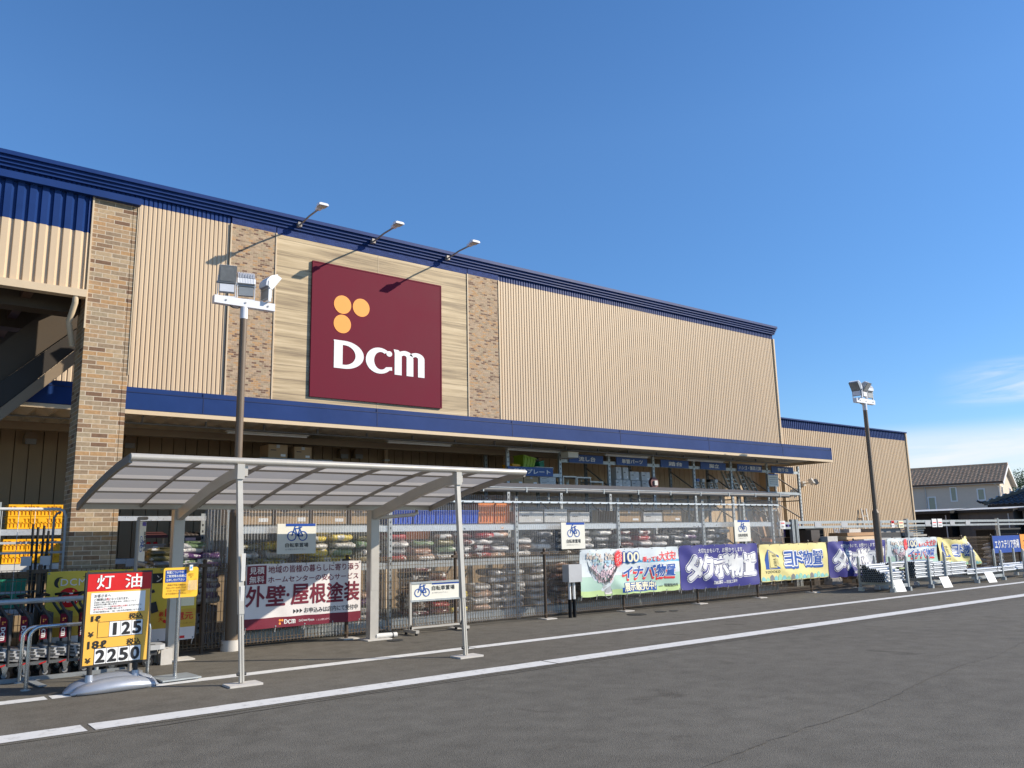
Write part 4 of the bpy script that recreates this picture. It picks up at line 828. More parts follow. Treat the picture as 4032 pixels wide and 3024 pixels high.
def d_takubo(b, sf, u, T, Rc):
    T('大切なおもいで、お預かりします。', .22, .81, .80, .92, 'white', .008)
    for h, o_, mm in ((.005, .19, 'white'), (.0085, .14, 'banner_purple'), (.012, .085, 'white')):
        for c, a0, a1, q0 in (('タ', .085, .245, .22), ('ク', .255, .40, .24), ('ボ', .41, .60, .25), ('物', .60, .765, .25), ('置', .775, .955, .27)): T(c, a0, q0, a1, .735, mm, o_, h, shear=.06)
    T('TAKUBO', .37, .085, .505, .16, 'white', .04, shear=.2); T('株式会社', .515, .09, .545, .12, 'white'); T('田窪工業所', .55, .085, .685, .16, 'white', .01)
def d_yodo(b, sf, u, T, Rc):
    b.poly(sf, [u(.065, .58), u(.115, .86), u(.115, .33), u(.075, .33)], .003, 'blue_print'); b.poly(sf, [u(.115, .86), u(.26, .68), u(.27, .33), u(.115, .33)], .003, 'blue_print')
    b.poly(sf, [u(.118, .835), u(.225, .72), u(.225, .36), u(.122, .35)], .006, 'banner_yellow'); b.poly(sf, [u(.125, .81), u(.218, .712), u(.218, .372), u(.13, .365)], .0085, 'black_print'); b.poly(sf, [u(.129, .795), u(.214, .705), u(.214, .38), u(.134, .375)], .011, 'banner_yellow')
    T('YODO', .138, .655, .21, .72, 'black_print', .02, .0135); T('M', .138, .53, .168, .64, 'black_print', .03, .0135); T('NO', .175, .56, .21, .61, 'black_print', .02, .0135); T('OKI', .175, .47, .21, .545, 'black_print', .02, .0135); T('O', .138, .42, .168, .50, 'black_print', .02, .0135); T('ON', .175, .40, .21, .455, 'black_print', .02, .0135)
    b.rect(sf, *u(.235, .48), *u(.25, .6), .006, 'banner_yellow'); T('YODOKO', .065, .22, .265, .29, 'black_print', .01, gap=1.2)
    for h, o_, mm, dx, dy in ((.005, .15, 'blue_print', .03, -.055), (.0075, .155, 'dark_grey', 0, 0), (.0095, .145, 'white', 0, 0), (.0125, .035, 'blue_print', 0, 0)):
        for c, a0, a1 in (('ヨ', .335, .46), ('ド', .49, .615), ('物', .62, .755), ('置', .765, .905)): T(c, a0, .40, a1, .78, mm, o_, h, dx=dx, dy=dy)
    for k in range(17):
        s = .01+.058*k; hh = (.12, .10, .16, .13, .17)[k % 5]; m_ = ('teal_print', 'mint_print', 'grey', 'teal_print', 'mint_print')[k % 5]; b.poly(sf, [u(s, .02), u(s+.052, .02), u(s+.052, hh-.03), u(s+.026, hh+.02), u(s, hh-.03)], .004, m_)
banner('banner', 'pale green storage shed banner with crowd picture, beside the grey meter box', 11.13, 14.0, .345, 1.25, 'banner_green', 11, d_inaba, .016, .014)
banner('banner', 'purple banner with full white lettering, between the pale green and yellow banners', 14.03, 16.8, .325, 1.265, 'banner_purple', 12, d_takubo, .018, .014)
banner('banner', 'smooth yellow storage shed banner with blue house emblem left of a purple one', 16.86, 19.69, .36, 1.225, 'banner_yellow', 13, d_yodo, .012, .012)
banner('banner', 'creased purple banner partly hidden by the right lamp post', 19.75, 22.62, .325, 1.24, 'banner_purple', 17, d_takubo, .03, .018)
banner('banner', 'faded pale green crowd banner right of the right lamp post, above the steel pipes', 22.68, 25.6, .42, 1.27, 'banner_green', 19, d_inaba, .022, .016)
fy = folds(25.66, 28.4, .36, 1.25, 23, .03, .02)
def fold_y(a, c):
    s = (a-25.66)/2.74; q = (c-.36)/.89; da, db, dn = fy(a, c); k = max(0, (s-.55)/.45)
    return da-.62*k*q*1.2, db-.11*math.sin(math.pi*min(1, s*1.02))*(q**2)+.02, dn+.05*math.sin(7*s+5*q)*(.3+s)
banner('banner', 'crumpled sagging yellow banner, its top right corner slipping, above the steel pipes', 25.66, 28.4, .36, 1.25, 'banner_yellow', 23, d_yodo, fold=fold_y)
def board(name, lab, x0, x1, z0, z1, base, draw):
    t = thing(name, lab, 'sign board', ((x0+x1)/2, 12.22, z0)); b = MB(); b.box(x0, 12.225, z0, x1, 12.25, z1, base); sf = XZ(12.222); draw(b, sf); b.build('plate', t)
    b = MB(); b.box(x0-.04, 12.22, .1, x0-.005, 12.255, z1+.04, 'dark_grey'); b.build('post', t)
board('sign_board', 'blue sign board with white lettering on the fence at far right', 29.46, 31.56, .68, 1.235, 'blue', lambda b, sf: b.text(sf, 'エクステリア売場', 29.58, .82, 31.46, 1.10, .003, 'white', .03))
board('sign_board', 'orange sign board at the right edge beside the blue one', 31.62, 33.6, .70, 1.26, 'logo_orange', lambda b, sf: b.text(sf, '木', 31.85, .82, 32.5, 1.14, .003, 'black_print', .03))

# ================================================================ racks and goods behind the screen
def rack_part(parent, name, fn): b = MB(); fn(b); return b.build(name, parent)
def upright(parent, x, y, z1, z0=0., m='galv', name='upright'):
    b = MB(); b.box(x-.035, y-.025, z0, x+.035, y+.025, z1, m)
    z = z0+.1
    while z < z1-.05: b.box(x-.012, y-.028, z, x+.012, y-.0255, z+.035, 'dark_grey'); z += .1
    return b.build(name, parent)
def beam(parent, x0, x1, y, z, h=.09, m='galv', name='beam'): b = MB(); b.box(x0, y-.02, z-h, x1, y+.02, z, m); return b.build(name, parent)
def deck(parent, x0, x1, y0, y1, z, m='galv_dark'): b = MB(); b.box(x0, y0, z-.02, x1, y1, z, m); return b.build('shelf', parent)
lr = thing('storage_rack', 'long galvanised rack of garden bags behind the clear plastic screen', 'rack', (11, 13.1, 0))
UX = [4.45, 7.23, 10.0, 12.76, 15.54, 18.24]
for x in UX: upright(lr, x, 12.76, 2.3); upright(lr, x, 13.62, 2.3)
for x0, x1 in zip(UX[:-1], UX[1:]):
    for z in (.18, 1.13, 1.76): beam(lr, x0+.035, x1-.035, 12.78, z, .10 if z > .5 else .15, 'steel_bright' if z > 1.5 else 'galv'); beam(lr, x0+.035, x1-.035, 13.60, z)
    for z in (.18, 1.13, 1.76): deck(lr, x0+.04, x1-.04, 12.80, 13.58, z+.018)
b = MB(); b.box(4.4, 13.64, 0.02, 18.2, 13.66, 2.2, 'grey'); 

# one bag of each shape, then copies
def bag_mesh(seed, a=.28, c=.215, h=.072):
    rr = random.Random(seed); n, k = 20, 9; vs = []; ph = [rr.uniform(0, 6.3) for _ in range(5)]
    for j in range(k+1):
        t = -1+2*j/k; lat = math.asin(t)
        for i in range(n):
            q = 2*math.pi*i/n; cq, sq = math.cos(q), math.sin(q); e = .38; X = math.copysign(abs(cq)**e, cq); Y = math.copysign(abs(sq)**e, sq)
            w_ = math.cos(lat)**.45; z = h*math.copysign(abs(t)**.8, t)*(1-.25*(X*X)*(abs(X) > .8))
            z += .012*math.sin(5*X+ph[0])*math.cos(4*Y+ph[1])*w_ - .018*X*X; pin = 1-.1*abs(math.sin(3*q+ph[2]))
            vs.append((a*X*w_*pin+.012*math.sin(9*q+ph[3]), c*Y*w_*pin+.01*math.sin(7*q+ph[4]), h+z))
    fs = [(j*n+i, j*n+(i+1) % n, (j+1)*n+(i+1) % n, (j+1)*n+i) for j in range(k) for i in range(n)]+[tuple(range(n))[::-1], tuple(range(k*n, k*n+n))]
    return vs, fs
_bags = {}
def bag(col, shape):
    if (col, shape) not in _bags:
        b = MB(); vs, fs = bag_mesh(shape); b.add(vs, fs, 'bag_'+col, True)
        if col in ('red', 'black', 'terracotta', 'white', 'purple', 'green', 'grey', 'peach', 'dark_red', 'yellow'):   # printed end label
            pass
        o = b.build('soil_bag'); _bags[(col, shape)] = (o, [False])
    o, used = _bags[(col, shape)]
    if not used[0]: used[0] = True; return o
    c = o.copy(); C.objects.link(c); return c
RB = random.Random(21)
LEV = {0: 'low shelf', 1: 'middle shelf', 2: 'pallet'}
def pile(x, z, n, cols, where, y=13.05, lv='middle shelf', dx=.05, step=.122, rot=None):
    n = max(2, round(n*.8*.122/step)); n = min(n, 5) if lv == 'middle shelf' else min(n, 7) if lv == 'low shelf' else n
    for k in range(n):
        c = cols[k % len(cols)]; o = bag(c, RB.randrange(4)); o.location = (x+RB.uniform(-dx, dx), y+RB.uniform(-.03, .03), z+k*step)
        o.rotation_euler = (RB.uniform(-.04, .04), RB.uniform(-.05, .05), (math.pi/2 if rot is None else rot)+RB.uniform(-.14, .14)); o.scale = (1, 1, RB.uniform(.85, 1.1))
        tag(o, f'{c.replace("_", " ")} plastic sack, {lv}, {where}', 'sack', f'sacks on the {lv}, {where}')
Z1, Z0, T0 = 1.15, .20, 'behind the clear screen'
for x, n, cols, where in [
    (4.75, 4, ['olive', 'white'], 'far left'), (5.25, 4, ['yellow', 'white'], 'left of the nearest bicycle sign'),
    (5.95, 6, ['yellow', 'yellow', 'white'], 'just right of the nearest bicycle sign'), (6.38, 5, ['yellow', 'green', 'white'], 'left of the rear right shelter post'),
    (6.85, 6, ['olive', 'grey', 'green'], 'right of the rear right shelter post'), (7.45, 5, ['red', 'grey', 'white'], 'below the blue tubs'),
    (7.95, 4, ['peach', 'terracotta', 'green'], 'below the blue tubs, beside orange'), (8.40, 5, ['white', 'green', 'olive', 'brown'], 'left of the right front shelter post'),
    (8.85, 6, ['dark_red', 'black', 'dark_red'], 'behind the right front shelter post'), (9.28, 6, ['red', 'dark_red', 'white'], 'right of the right front shelter post'),
    (9.62, 6, ['peach', 'white', 'black', 'peach'], 'below the orange tubs'), (10.25, 4, ['white', 'brown'], 'left of the second bicycle sign'),
    (10.75, 5, ['grey', 'white', 'black'], 'beside the second bicycle sign'), (11.25, 7, ['black', 'grey', 'black'], 'behind the second bicycle sign'),
    (11.85, 5, ['grey', 'white', 'white'], 'right of the second bicycle sign'), (12.4, 5, ['white', 'black', 'grey'], 'left of the middle screen upright'),
    (13.05, 5, ['grey', 'dark_red'], 'right of the middle screen upright'), (13.6, 5, ['dark_red', 'white', 'red'], 'above the pale green banner end'),
    (14.15, 4, ['grey', 'white'], 'above the gap between banners'), (14.75, 7, ['black', 'black', 'grey'], 'tall dark stack above the purple banner'),
    (15.2, 7, ['black', 'grey', 'purple'], 'above the purple banner middle'), (15.85, 6, ['grey', 'black'], 'left of the far bicycle sign'), (16.35, 5, ['white', 'grey', 'black'], 'beside the far bicycle sign')]:
    pile(x, Z1, n, cols, where, lv='middle shelf')
for x, n, cols, where in [
    (6.9, 5, ['white', 'green', 'purple', 'peach'], 'right of the rear right shelter post'), (7.85, 9, ['dark_red', 'brown', 'black'], 'left of the wheeled bicycle sign'), (8.28, 8, ['dark_red', 'red', 'brown'], 'behind the wheeled bicycle sign'),
    (8.75, 4, ['yellow', 'black'], 'below the wheeled bicycle sign'), (9.2, 5, ['peach', 'white'], 'right of the wheeled bicycle sign'), (9.65, 7, ['grey', 'white', 'grey'], 'two piles left of the white one'),
    (10.05, 8, ['grey', 'white'], 'left of the white pile'), (10.62, 9, ['white', 'white', 'grey'], 'white pile left of the grey meter box'), (11.2, 10, ['terracotta', 'brown'], 'first of the brick coloured piles'), (11.7, 9, ['brown', 'terracotta', 'black'], 'behind the grey meter box'),
    (12.3, 7, ['black', 'red'], 'right of the grey meter box'), (4.9, 7, ['grey', 'olive'], 'behind the lamp post'), (5.6, 6, ['white', 'green'], 'behind the maroon and white banner')]:
    pile(x, Z0, n, cols, where, lv='low shelf')
def tub(x, y, z, wd, dp, ht, m, lab, cat='storage tub', name='storage_tub', group=None):
    t = thing(name, lab, cat, (x, y, z), group); b = MB(); f = .94
    b.loft([[(x-wd/2*q, y-dp/2*q, zz), (x+wd/2*q, y-dp/2*q, zz), (x+wd/2*q, y+dp/2*q, zz), (x-wd/2*q, y+dp/2*q, zz)] for q, zz in ((f, z), (1, z+ht*.93))], m, False)
    for k in range(1, 5): xx = x-wd/2+wd*k/5; b.box(xx-.008, y-dp/2-.006, z+ht*.1, xx+.008, y-dp/2*.95, z+ht*.8, m)
    b.build('body', t); b = MB(); b.box(x-wd/2-.012, y-dp/2-.014, z+ht*.9, x+wd/2+.012, y+dp/2+.012, z+ht, m); b.build('rim', t); return t
for k, x in enumerate((7.5, 7.98, 8.45, 8.93)): tub(x, 13.1, 1.79, .45, .55, .24, 'tub_blue', f'bright blue plastic tub on the top shelf, {["leftmost", "second from the left", "second from the right", "rightmost, beside the orange tubs"][k]} of four', group='blue tubs on the top shelf behind the screen')
for k, x in enumerate((9.36, 9.75)): tub(x, 13.1, 1.79, .36, .5, .38, 'tub_orange', f'orange plastic tub on the top shelf, {["next to the blue tubs", "next to the galvanised upright"][k]}', group='orange tubs on the top shelf behind the screen')
tub(7.95, 13.2, 1.16+.36, .5, .4, .14, 'tub_orange', 'flat orange tub lying on sacks below the blue tubs')
def carton(x, y, z, wd, dp, ht, m, lab, group=None, tape='tub_brown', rz=0.):
    t = thing('carton', lab, 'carton', (x, y, z), group); b = MB(); b.box(x-wd/2, y-dp/2, z, x+wd/2, y+dp/2, z+ht, m); b.build('box_body', t)
    b = MB(); b.box(x-.03, y-dp/2-.003, z+ht*.75, x+.03, y-dp/2-.0005, z+ht, 'light_grey'); b.box(x-wd*.38, y-dp/2-.003, z+ht*.55, x-wd*.1, y-dp/2-.0005, z+ht*.62, tape); b.box(x+wd*.15, y-dp/2-.003, z+ht*.12, x+wd*.4, y-dp/2-.0005, z+ht*.3, 'white'); b.build('label', t)
    t.rotation_euler = (0, 0, rz); return t
for k, (x, wd, ht, mm) in enumerate([(4.85, .6, .32, 'carton'), (5.5, .55, .36, 'carton'), (6.15, .6, .3, 'carton'), (6.8, .5, .34, 'carton'), (10.45, .6, .22, 'carton_white'), (11.1, .6, .26, 'carton_white'), (11.75, .55, .2, 'carton_white'), (13.2, .7, .24, 'carton'), (13.95, .6, .2, 'carton_white'), (14.6, .6, .26, 'carton')]):
    carton(x, 13.15, 1.80, wd, .6, ht, mm, f'{"brown" if mm == "carton" else "white"} carton on the top shelf behind the screen, {["farthest left", "second brown one from the left", "third brown one from the left", "last brown one before the blue tubs", "first white one after the orange tubs", "middle one of three white together", "left of the middle upright", "right of the middle upright", "lone white one among brown ones", "farthest right"][k]}', 'cartons on the top shelf behind the screen')

# ---- upper rack against the wall with hanging signs
K = 1.077
ur = thing('upper_rack', 'tall galvanised rack against the store wall under the canopy', 'rack', (16, 14.1, 0))
VX = [10.85, 12.34, 13.87, 15.4, 16.93, 18.46, 20.07, 21.6]
for x in VX: upright(ur, x, 14.1, 3.42 if x < 21 else 3.40); upright(ur, x, 14.9, 3.4, m='galv_dark')
for x0, x1 in zip(VX[:-1], VX[1:]): beam(ur, x0+.035, x1-.035, 14.1, 3.24 if x0 > 12 else 2.90, .075); beam(ur, x0+.035, x1-.035, 14.1, 2.62, .06); deck(ur, x0+.04, x1-.04, 14.12, 14.88, 2.64); beam(ur, x0+.035, x1-.035, 14.9, 2.2, .07, 'galv_dark')
for x in VX[1:]:
    b = MB()
    for z0, z1 in ((1.9, 2.35), (2.65, 3.15), (1.2, 1.7)): b.bar((x, 14.12, z0), (x, 14.88, z1), .03, .03, 'alu_dark')
    for z in (1.75, 2.4, 1.0): b.bar((x, 14.12, z), (x, 14.88, z), .03, .03, 'alu_dark')
    b.build('brace', ur)
def shelf_sign(x0, x1, z0, z1, s, lab, a0=.25, a1=.75):
    t = thing('shelf_sign', lab, 'shelf sign', ((x0+x1)/2, 14.05, z0), 'blue signs along the top of the rack'); b = MB(); b.box(x0, 14.05, z0, x1, 14.065, z1, 'blue_shelf'); b.build('plate', t)
    b = MB(); b.text(XZ(14.047, x0, z0), s, (x1-x0)*a0, (z1-z0)*.22, (x1-x0)*a1, (z1-z0)*.78, 0, 'white', .045); b.build('lettering', t)
shelf_sign(10.82, 12.09, 2.83, 3.02, '段差プレート', 'lowest blue shelf sign, just right of the shelter roof', .12, .93)
for x0, x1, s, a0, a1, lab in [(12.58, 13.65, '流し台', .28, .76, 'blue shelf sign with three characters over the aluminium stands'), (14.09, 15.15, '単管パーツ', .17, .84, 'blue shelf sign over the grey cartons'),
        (15.64, 16.69, '踏台', .28, .75, 'blue shelf sign with two characters, right of the cartons'), (17.17, 18.2, '脚立', .33, .72, 'blue shelf sign over the small packed step ladders'),
        (18.7, 19.79, 'ハシゴ・園芸三脚', .05, .95, 'blue shelf sign filled by a long line of characters over the ladders'), (20.25, 21.3, '物干台', .27, .75, 'rightmost blue shelf sign, at the end of the rack')]:
    shelf_sign(x0, x1, 3.17, 3.356, s, lab, a0, a1)
for k, (x, wd, z, ht) in enumerate([(14.2, .17, 2.83, .29), (14.44, .17, 2.83, .29), (14.74, .30, 2.82, .21), (15.13, .30, 2.82, .21), (14.2, .22, 2.65, .17), (14.46, .25, 2.65, .165), (14.78, .3, 2.65, .16), (15.14, .3, 2.65, .16)]):
    carton(x, 14.25, z, wd, .3, ht, 'carton_white', f'grey white carton under the second blue sign, {"upper" if k < 4 else "lower"} row, {["first", "second", "third", "last"][k % 4]} from the left', 'grey cartons on the upper rack')
carton(11.93, 14.35, 3.0, .52, .4, .05, 'carton_white', 'flat white carton lying behind the lowest blue sign')
for k, (x, wd, z, ht) in enumerate([(11.1, .35, 2.65, .17), (11.5, .4, 2.65, .16), (11.98, .45, 2.65, .085), (11.98, .45, 2.737, .085)]):
    carton(x, 14.3, z, wd, .4, ht, 'carton' if k < 2 else 'carton_white', ['small brown carton below the lowest blue sign, left', 'small brown carton below the lowest blue sign, centre', 'lower of two flat white cartons below the lowest blue sign', 'upper of two flat white cartons below the lowest blue sign'][k])
carton(5.85, 14.6, 3.02, .36, .4, .24, 'carton', 'brown carton high on the wall shelf above the shelter roof, left of two'); carton(6.33, 14.6, 3.02, .33, .4, .22, 'carton', 'smaller brown carton high above the shelter roof, right of two', rz=-.0)
t = thing('wall_shelf', 'narrow shelf high on the wall holding two brown cartons', 'shelf', (6.1, 14.6, 3)); b = MB(); b.box(5.5, 14.35, 2.98, 6.9, 15.87, 3.015, 'galv_dark'); b.build('board', t)
b = MB(); 
for x in (5.6, 6.8): b.bar((x, 15.86, 2.75), (x, 14.9, 2.97), .03, .03, 'galv_dark')
b.build('bracket', t)
def stand(x, z, wd, ht, lab):
    t = thing('work_stand', lab, 'folding stand', (x, 14.3, z), 'aluminium stands on the rack'); b = MB(); b.box(x-wd/2, 14.15, z+ht-.03, x+wd/2, 14.5, z+ht, 'alu_light'); b.build('top', t)
    for sx in (-1, 1):
        for yy in (14.17, 14.48): b = MB(); b.box(x+sx*(wd/2-.02)-.012, yy-.012, z, x+sx*(wd/2-.02)+.012, yy+.012, z+ht-.03, 'alu_light'); b.build('leg', t)
stand(12.68, 2.64, .42, .23, 'left aluminium stand under the three character blue sign'); stand(13.12, 2.64, .45, .22, 'middle aluminium stand under the three character blue sign'); stand(13.52, 2.64, .42, .13, 'lowest aluminium stand, right one under the blue sign')
def crate_pile():
    for k, (x, z, rx, m_, lab) in enumerate([(11.55, 3.02, .3, 'lime', 'lime green plastic basket tipped on its side above the lowest blue sign'), (11.95, 3.04, -.4, 'crate_green', 'small green plastic basket above the lowest blue sign'), (11.2, 3.0, .1, 'crate_yellow', 'small yellow plastic tray left of the lime green basket')]):
        t = thing('plastic_basket', lab, 'basket', (x, 14.4, z), 'plastic baskets on the upper rack'); b = MB(); wd, ht = ((.36, .26), (.14, .15), (.2, .09))[k]
        b.loft([[(x-wd/2*q, 14.25-.0, zz), (x+wd/2*q, 14.25, zz), (x+wd/2*q, 14.6, zz), (x-wd/2*q, 14.6, zz)] for q, zz in ((.85, z), (1, z+ht))], m_, False); b.build('body', t)
        b = MB(); b.box(x-wd/2-.01, 14.235, z+ht-.03, x+wd/2+.01, 14.615, z+ht, m_); 
        for q in range(4): b.box(x-wd/2*.8+q*wd*.24, 14.238, z+.03, x-wd/2*.8+q*wd*.24+.02, 14.26, z+ht-.03, m_)
        b.build('rim', t); t.rotation_euler = (0, rx*.6, 0)
crate_pile()
t = thing('hose_reel', 'round dark red reel on the lean-to roof edge right of the cartons', 'hose reel', (15.0, 13.75, 2.62)); b = MB(); b.cyl((15.0, 13.7, 2.74), (15.0, 13.78, 2.74), .13, .13, 'tub_maroon', 24); b.box(14.9, 13.66, 2.60, 15.1, 13.82, 2.63, 'tub_maroon'); b.build('drum', t); b = MB(); b.box(14.96, 13.66, 2.68, 15.06, 13.70, 2.79, 'carton_white'); b.build('hub', t)
for k, x in enumerate((17.2, 17.42, 17.75, 17.95)):
    t = thing('step_ladder', f'packed step ladder standing on the rack under the fourth blue sign, {["first", "second", "third", "fourth"][k]} from the left', 'step ladder', (x, 14.3, 2.64), 'packed step ladders'); b = MB(); b.bar((x-.05, 14.2, 2.64), (x-.03, 14.3, 2.92), .025, .04, 'alu_light'); b.bar((x+.06, 14.2, 2.64), (x+.04, 14.3, 2.92), .025, .04, 'alu_light')
    b.build('rails', t); b = MB()
    for z in (2.70, 2.77, 2.84): b.box(x-.05, 14.2, z, x+.05, 14.28, z+.02, 'carton_white')
    b.build('steps', t); b = MB(); b.box(x-.055, 14.19, 2.86, x+.055, 14.33, 2.93, ('blue_shelf', 'carton_white', 'black', 'carton_white')[k]); b.build('top', t)
for k, (x, h) in enumerate(((18.65, .55), (18.95, .5), (19.3, .62), (19.7, .42))):
    t = thing('ladder', f'upright aluminium ladder under the long blue sign, {["first", "second", "tallest and third", "shortest and last"][k]} from the left', 'ladder', (x, 14.3, 2.64), 'aluminium ladders on the rack'); b = MB()
    for sx in (-.09, .09): b.bar((x+sx, 14.25, 2.64), (x+sx*.9, 14.5, 2.64+h), .03, .05, 'alu_light')
    b.build('rails', t); b = MB(); 
    for q in range(1, int(h/.12)): b.bar((x-.09, 14.25+.045*q, 2.64+.11*q), (x+.09, 14.25+.045*q, 2.64+.11*q), .03, .02, 'alu_light')
    b.build('rungs', t)
t = thing('notice_card', 'cream notice with blue top hanging below the rightmost blue sign', 'notice', (20.25, 14.02, 2.8)); b = MB(); b.box(20.02, 14.03, 2.78, 20.5, 14.045, 3.13, 'cream_sign'); sf = XZ(14.028); b.rect(sf, 20.02, 3.10, 20.5, 3.13, .001, 'blue'); 
for k in range(4): b.rect(sf, 20.08, 3.02-.06*k, 20.44, 3.035-.06*k, .001, 'grey_print')
b.build('card', t)
for k, x in enumerate((5.5, 8.6, 11.5, 14.4, 17.3)):
    t = thing('tube_light', f'white fluorescent tube light under the canopy, {["leftmost", "second from left", "middle", "second from right", "rightmost"][k]} of five', 'tube light', (x, 14, 3.4), 'tube lights under the canopy'); b = MB(); b.box(x-.74, 13.95, 3.385, x+.74, 14.05, 3.405, 'carton_white'); b.build('housing', t); b = MB(); b.tube([(x-.72, 14.0, 3.372), (x+.72, 14.0, 3.372)], .016, 'white', 8); b.build('tube', t)
t = thing('junction_cover', 'small cream box under the canopy left of the first long blue sign', 'electrical box', (12.55, 13.8, 3.25)); b = MB(); b.box(12.25, 13.7, 3.24, 12.55, 13.95, 3.36, 'cream_sign'); b.build('box_body', t); b = MB(); b.box(12.24, 13.695, 3.345, 12.56, 13.955, 3.365, 'cream_sign'); b.build('lid', t)

# ---- shelves left and right of the brick column
K = 1.09
ls = thing('shelf_rack', 'galvanised shelf of yellow crates left of the brick column', 'rack', (1.5, 13.7, 0))
for x in (.3, 1.50): upright(ls, x, 13.6, 2.15)
for z in (.68, 1.29, 1.77): beam(ls, -.2, 2.5, 13.58, z, .08, 'steel_bright'); deck(ls, -.2, 2.5, 13.6, 14.2, z+.005)
b = MB(); b.box(1.58, 13.545, 1.19, 1.9, 13.556, 1.29, 'carton_white'); b.build('price_strip', ls)
def crate(x, z, m, lab, group, wd=.275, ht=.172):
    t = thing('plastic_crate', lab, 'crate', (x, 13.78, z), group); y0, y1 = 13.62, 13.98; b = MB(); x0, x1 = x-wd/2, x+wd/2
    b.box(x0+.012, y0+.012, z, x1-.012, y1-.012, z+ht*.9, m); b.build('body', t)
    b = MB()
    for za, zb in ((0, .018), (ht*.45, ht*.53), (ht-.03, ht-.004)): b.box(x0, y0, z+za, x1, y1, z+zb, m)
    for k in range(7): xx = x0+wd*k/6; b.box(max(x0, xx-.007), y0, z+.018, min(x1, xx+.007), y0+.012, z+ht-.03, m)
    b.box(x-.045, y0-.004, z+ht*.55, x+.045, y0+.01, z+ht*.85, m); b.build('ribs', t)
cn = ['left', 'middle', 'right']
for j, (z, lv) in enumerate(((1.78, 'lower crate on the upper shelf'), (1.953, 'top crate on the upper shelf'), (1.30, 'lower crate on the lower shelf'), (1.473, 'top crate on the lower shelf'))):
    for k, x in enumerate((1.765, 2.05, 2.335)): crate(x-(.03 if j > 1 else 0), z, 'crate_yellow', f'yellow plastic {lv}, {cn[k]} stack left of the brick column', 'yellow crates on the shelf')
for k, z in enumerate((.70, .90)): crate(1.75, z, 'crate_green', f'green plastic crate behind the fence, {["lower", "upper"][k]} of two', 'green crates behind the fence', .36, .195)
for k, z in enumerate((.70, .90)): crate(1.33, z, 'crate_green', f'green plastic crate at the left edge, {["lower", "upper"][k]} of two', 'green crates behind the fence', .36, .195)
rs = thing('shelf_rack', 'galvanised shelf right of the brick column with storage boxes', 'rack', (3.7, 13.6, 0))
for x in (3.05, 4.36): upright(rs, x, 13.75, 2.0)
for z in (1.955, 1.32): beam(rs, 2.85, 4.36, 13.6, z, .07, 'steel_bright'); 
deck(rs, 2.85, 4.36, 13.62, 14.2, 1.325); b = MB(); b.box(3.2, 13.57, 1.2, 3.42, 13.58, 1.32, 'carton_white'); b.box(3.62, 13.57, 1.22, 3.8, 13.58, 1.32, 'carton_white'); b.build('price_strip', rs)
t = thing('garden_chest', 'beige chest with maroon lid propped open, red balls inside', 'storage chest', (3.62, 13.85, 1.33)); b = MB(); b.loft([[(3.62-.15*q, 13.7-.0*q, zz), (3.62+.15*q, 13.7, zz), (3.62+.15*q, 14.0, zz), (3.62-.15*q, 14.0, zz)] for q, zz in ((.92, 1.335), (1, 1.52))], 'tub_beige', False); b.box(3.46, 13.69, 1.515, 3.79, 14.01, 1.535, 'tub_beige'); b.box(3.60, 13.685, 1.44, 3.67, 13.697, 1.50, 'white'); b.build('body', t)
b = MB(); b.bar((3.63, 13.66, 1.645), (3.63, 13.98, 1.70), .36, .04, 'tub_maroon'); b.build('lid', t); b = MB(); b.box(3.745, 13.7, 1.53, 3.77, 13.73, 1.63, 'timber_light'); b.build('prop', t)
for x in (3.56, 3.66): b = MB(); b.cyl((x, 13.78, 1.53), (x, 13.78, 1.565), .04, .025, 'red', 14); tag(b.build('red_ball', loc=(x, 13.78, 1.53)), 'small red item in the beige chest, ' + ('left' if x < 3.6 else 'right') + ' of two', 'red item', 'red items in the chest')
t = thing('storage_chest', 'dark brown storage chest with ribbed arched lid beside the shelter post', 'storage chest', (4.13, 13.85, 1.33)); b = MB(); b.box(3.95, 13.7, 1.335, 4.33, 14.05, 1.53, 'tub_brown'); b.box(4.08, 13.69, 1.40, 4.2, 13.699, 1.48, 'carton_white'); b.build('body', t)
b = MB(); b.box(3.94, 13.68, 1.53, 4.34, 14.07, 1.56, 'tub_beige'); b.build('rim', t)
b = MB(); secs = []
for k in range(13): x = 3.95+.38*k/12; q = .012 if k % 2 else 0; secs.append([(x, 13.69, 1.56)]+[(x, 13.875-.18*math.cos(v), 1.58+(.14-q)*math.sin(v)) for v in (.25, .8, 1.57, 2.3, 2.9)]+[(x, 14.06, 1.56)])
b.loft(secs, 'tub_brown', False); b.box(4.08, 13.675, 1.575, 4.24, 13.685, 1.62, 'pink_print'); b.build('lid', t)
K = 1.0
for x, n, cols in ((3.62, 3, ['olive', 'grey', 'olive']), (4.0, 9, ['purple', 'white', 'green']), (4.25, 8, ['white', 'purple'])):
    pile(x, 1.12 if n == 3 else .62, n, cols, f'{["left one", "middle one", "right one"][[3, 9, 8].index(n)]} behind the yellow notice', 13.25, 'stack left of the screen', .03, .075)
t = thing('pallet_stack', 'low wooden platform under the sacks behind the yellow notice', 'platform', (4, 13.3, 0)); b = MB(); b.box(3.3, 13.0, .5, 4.4, 13.55, .6, 'timber_dark'); b.build('boards', t)
for x in (3.35, 4.3): b = MB(); b.box(x, 13.02, 0, x+.1, 13.5, .5, 'timber_dark'); b.build('bearer', t)

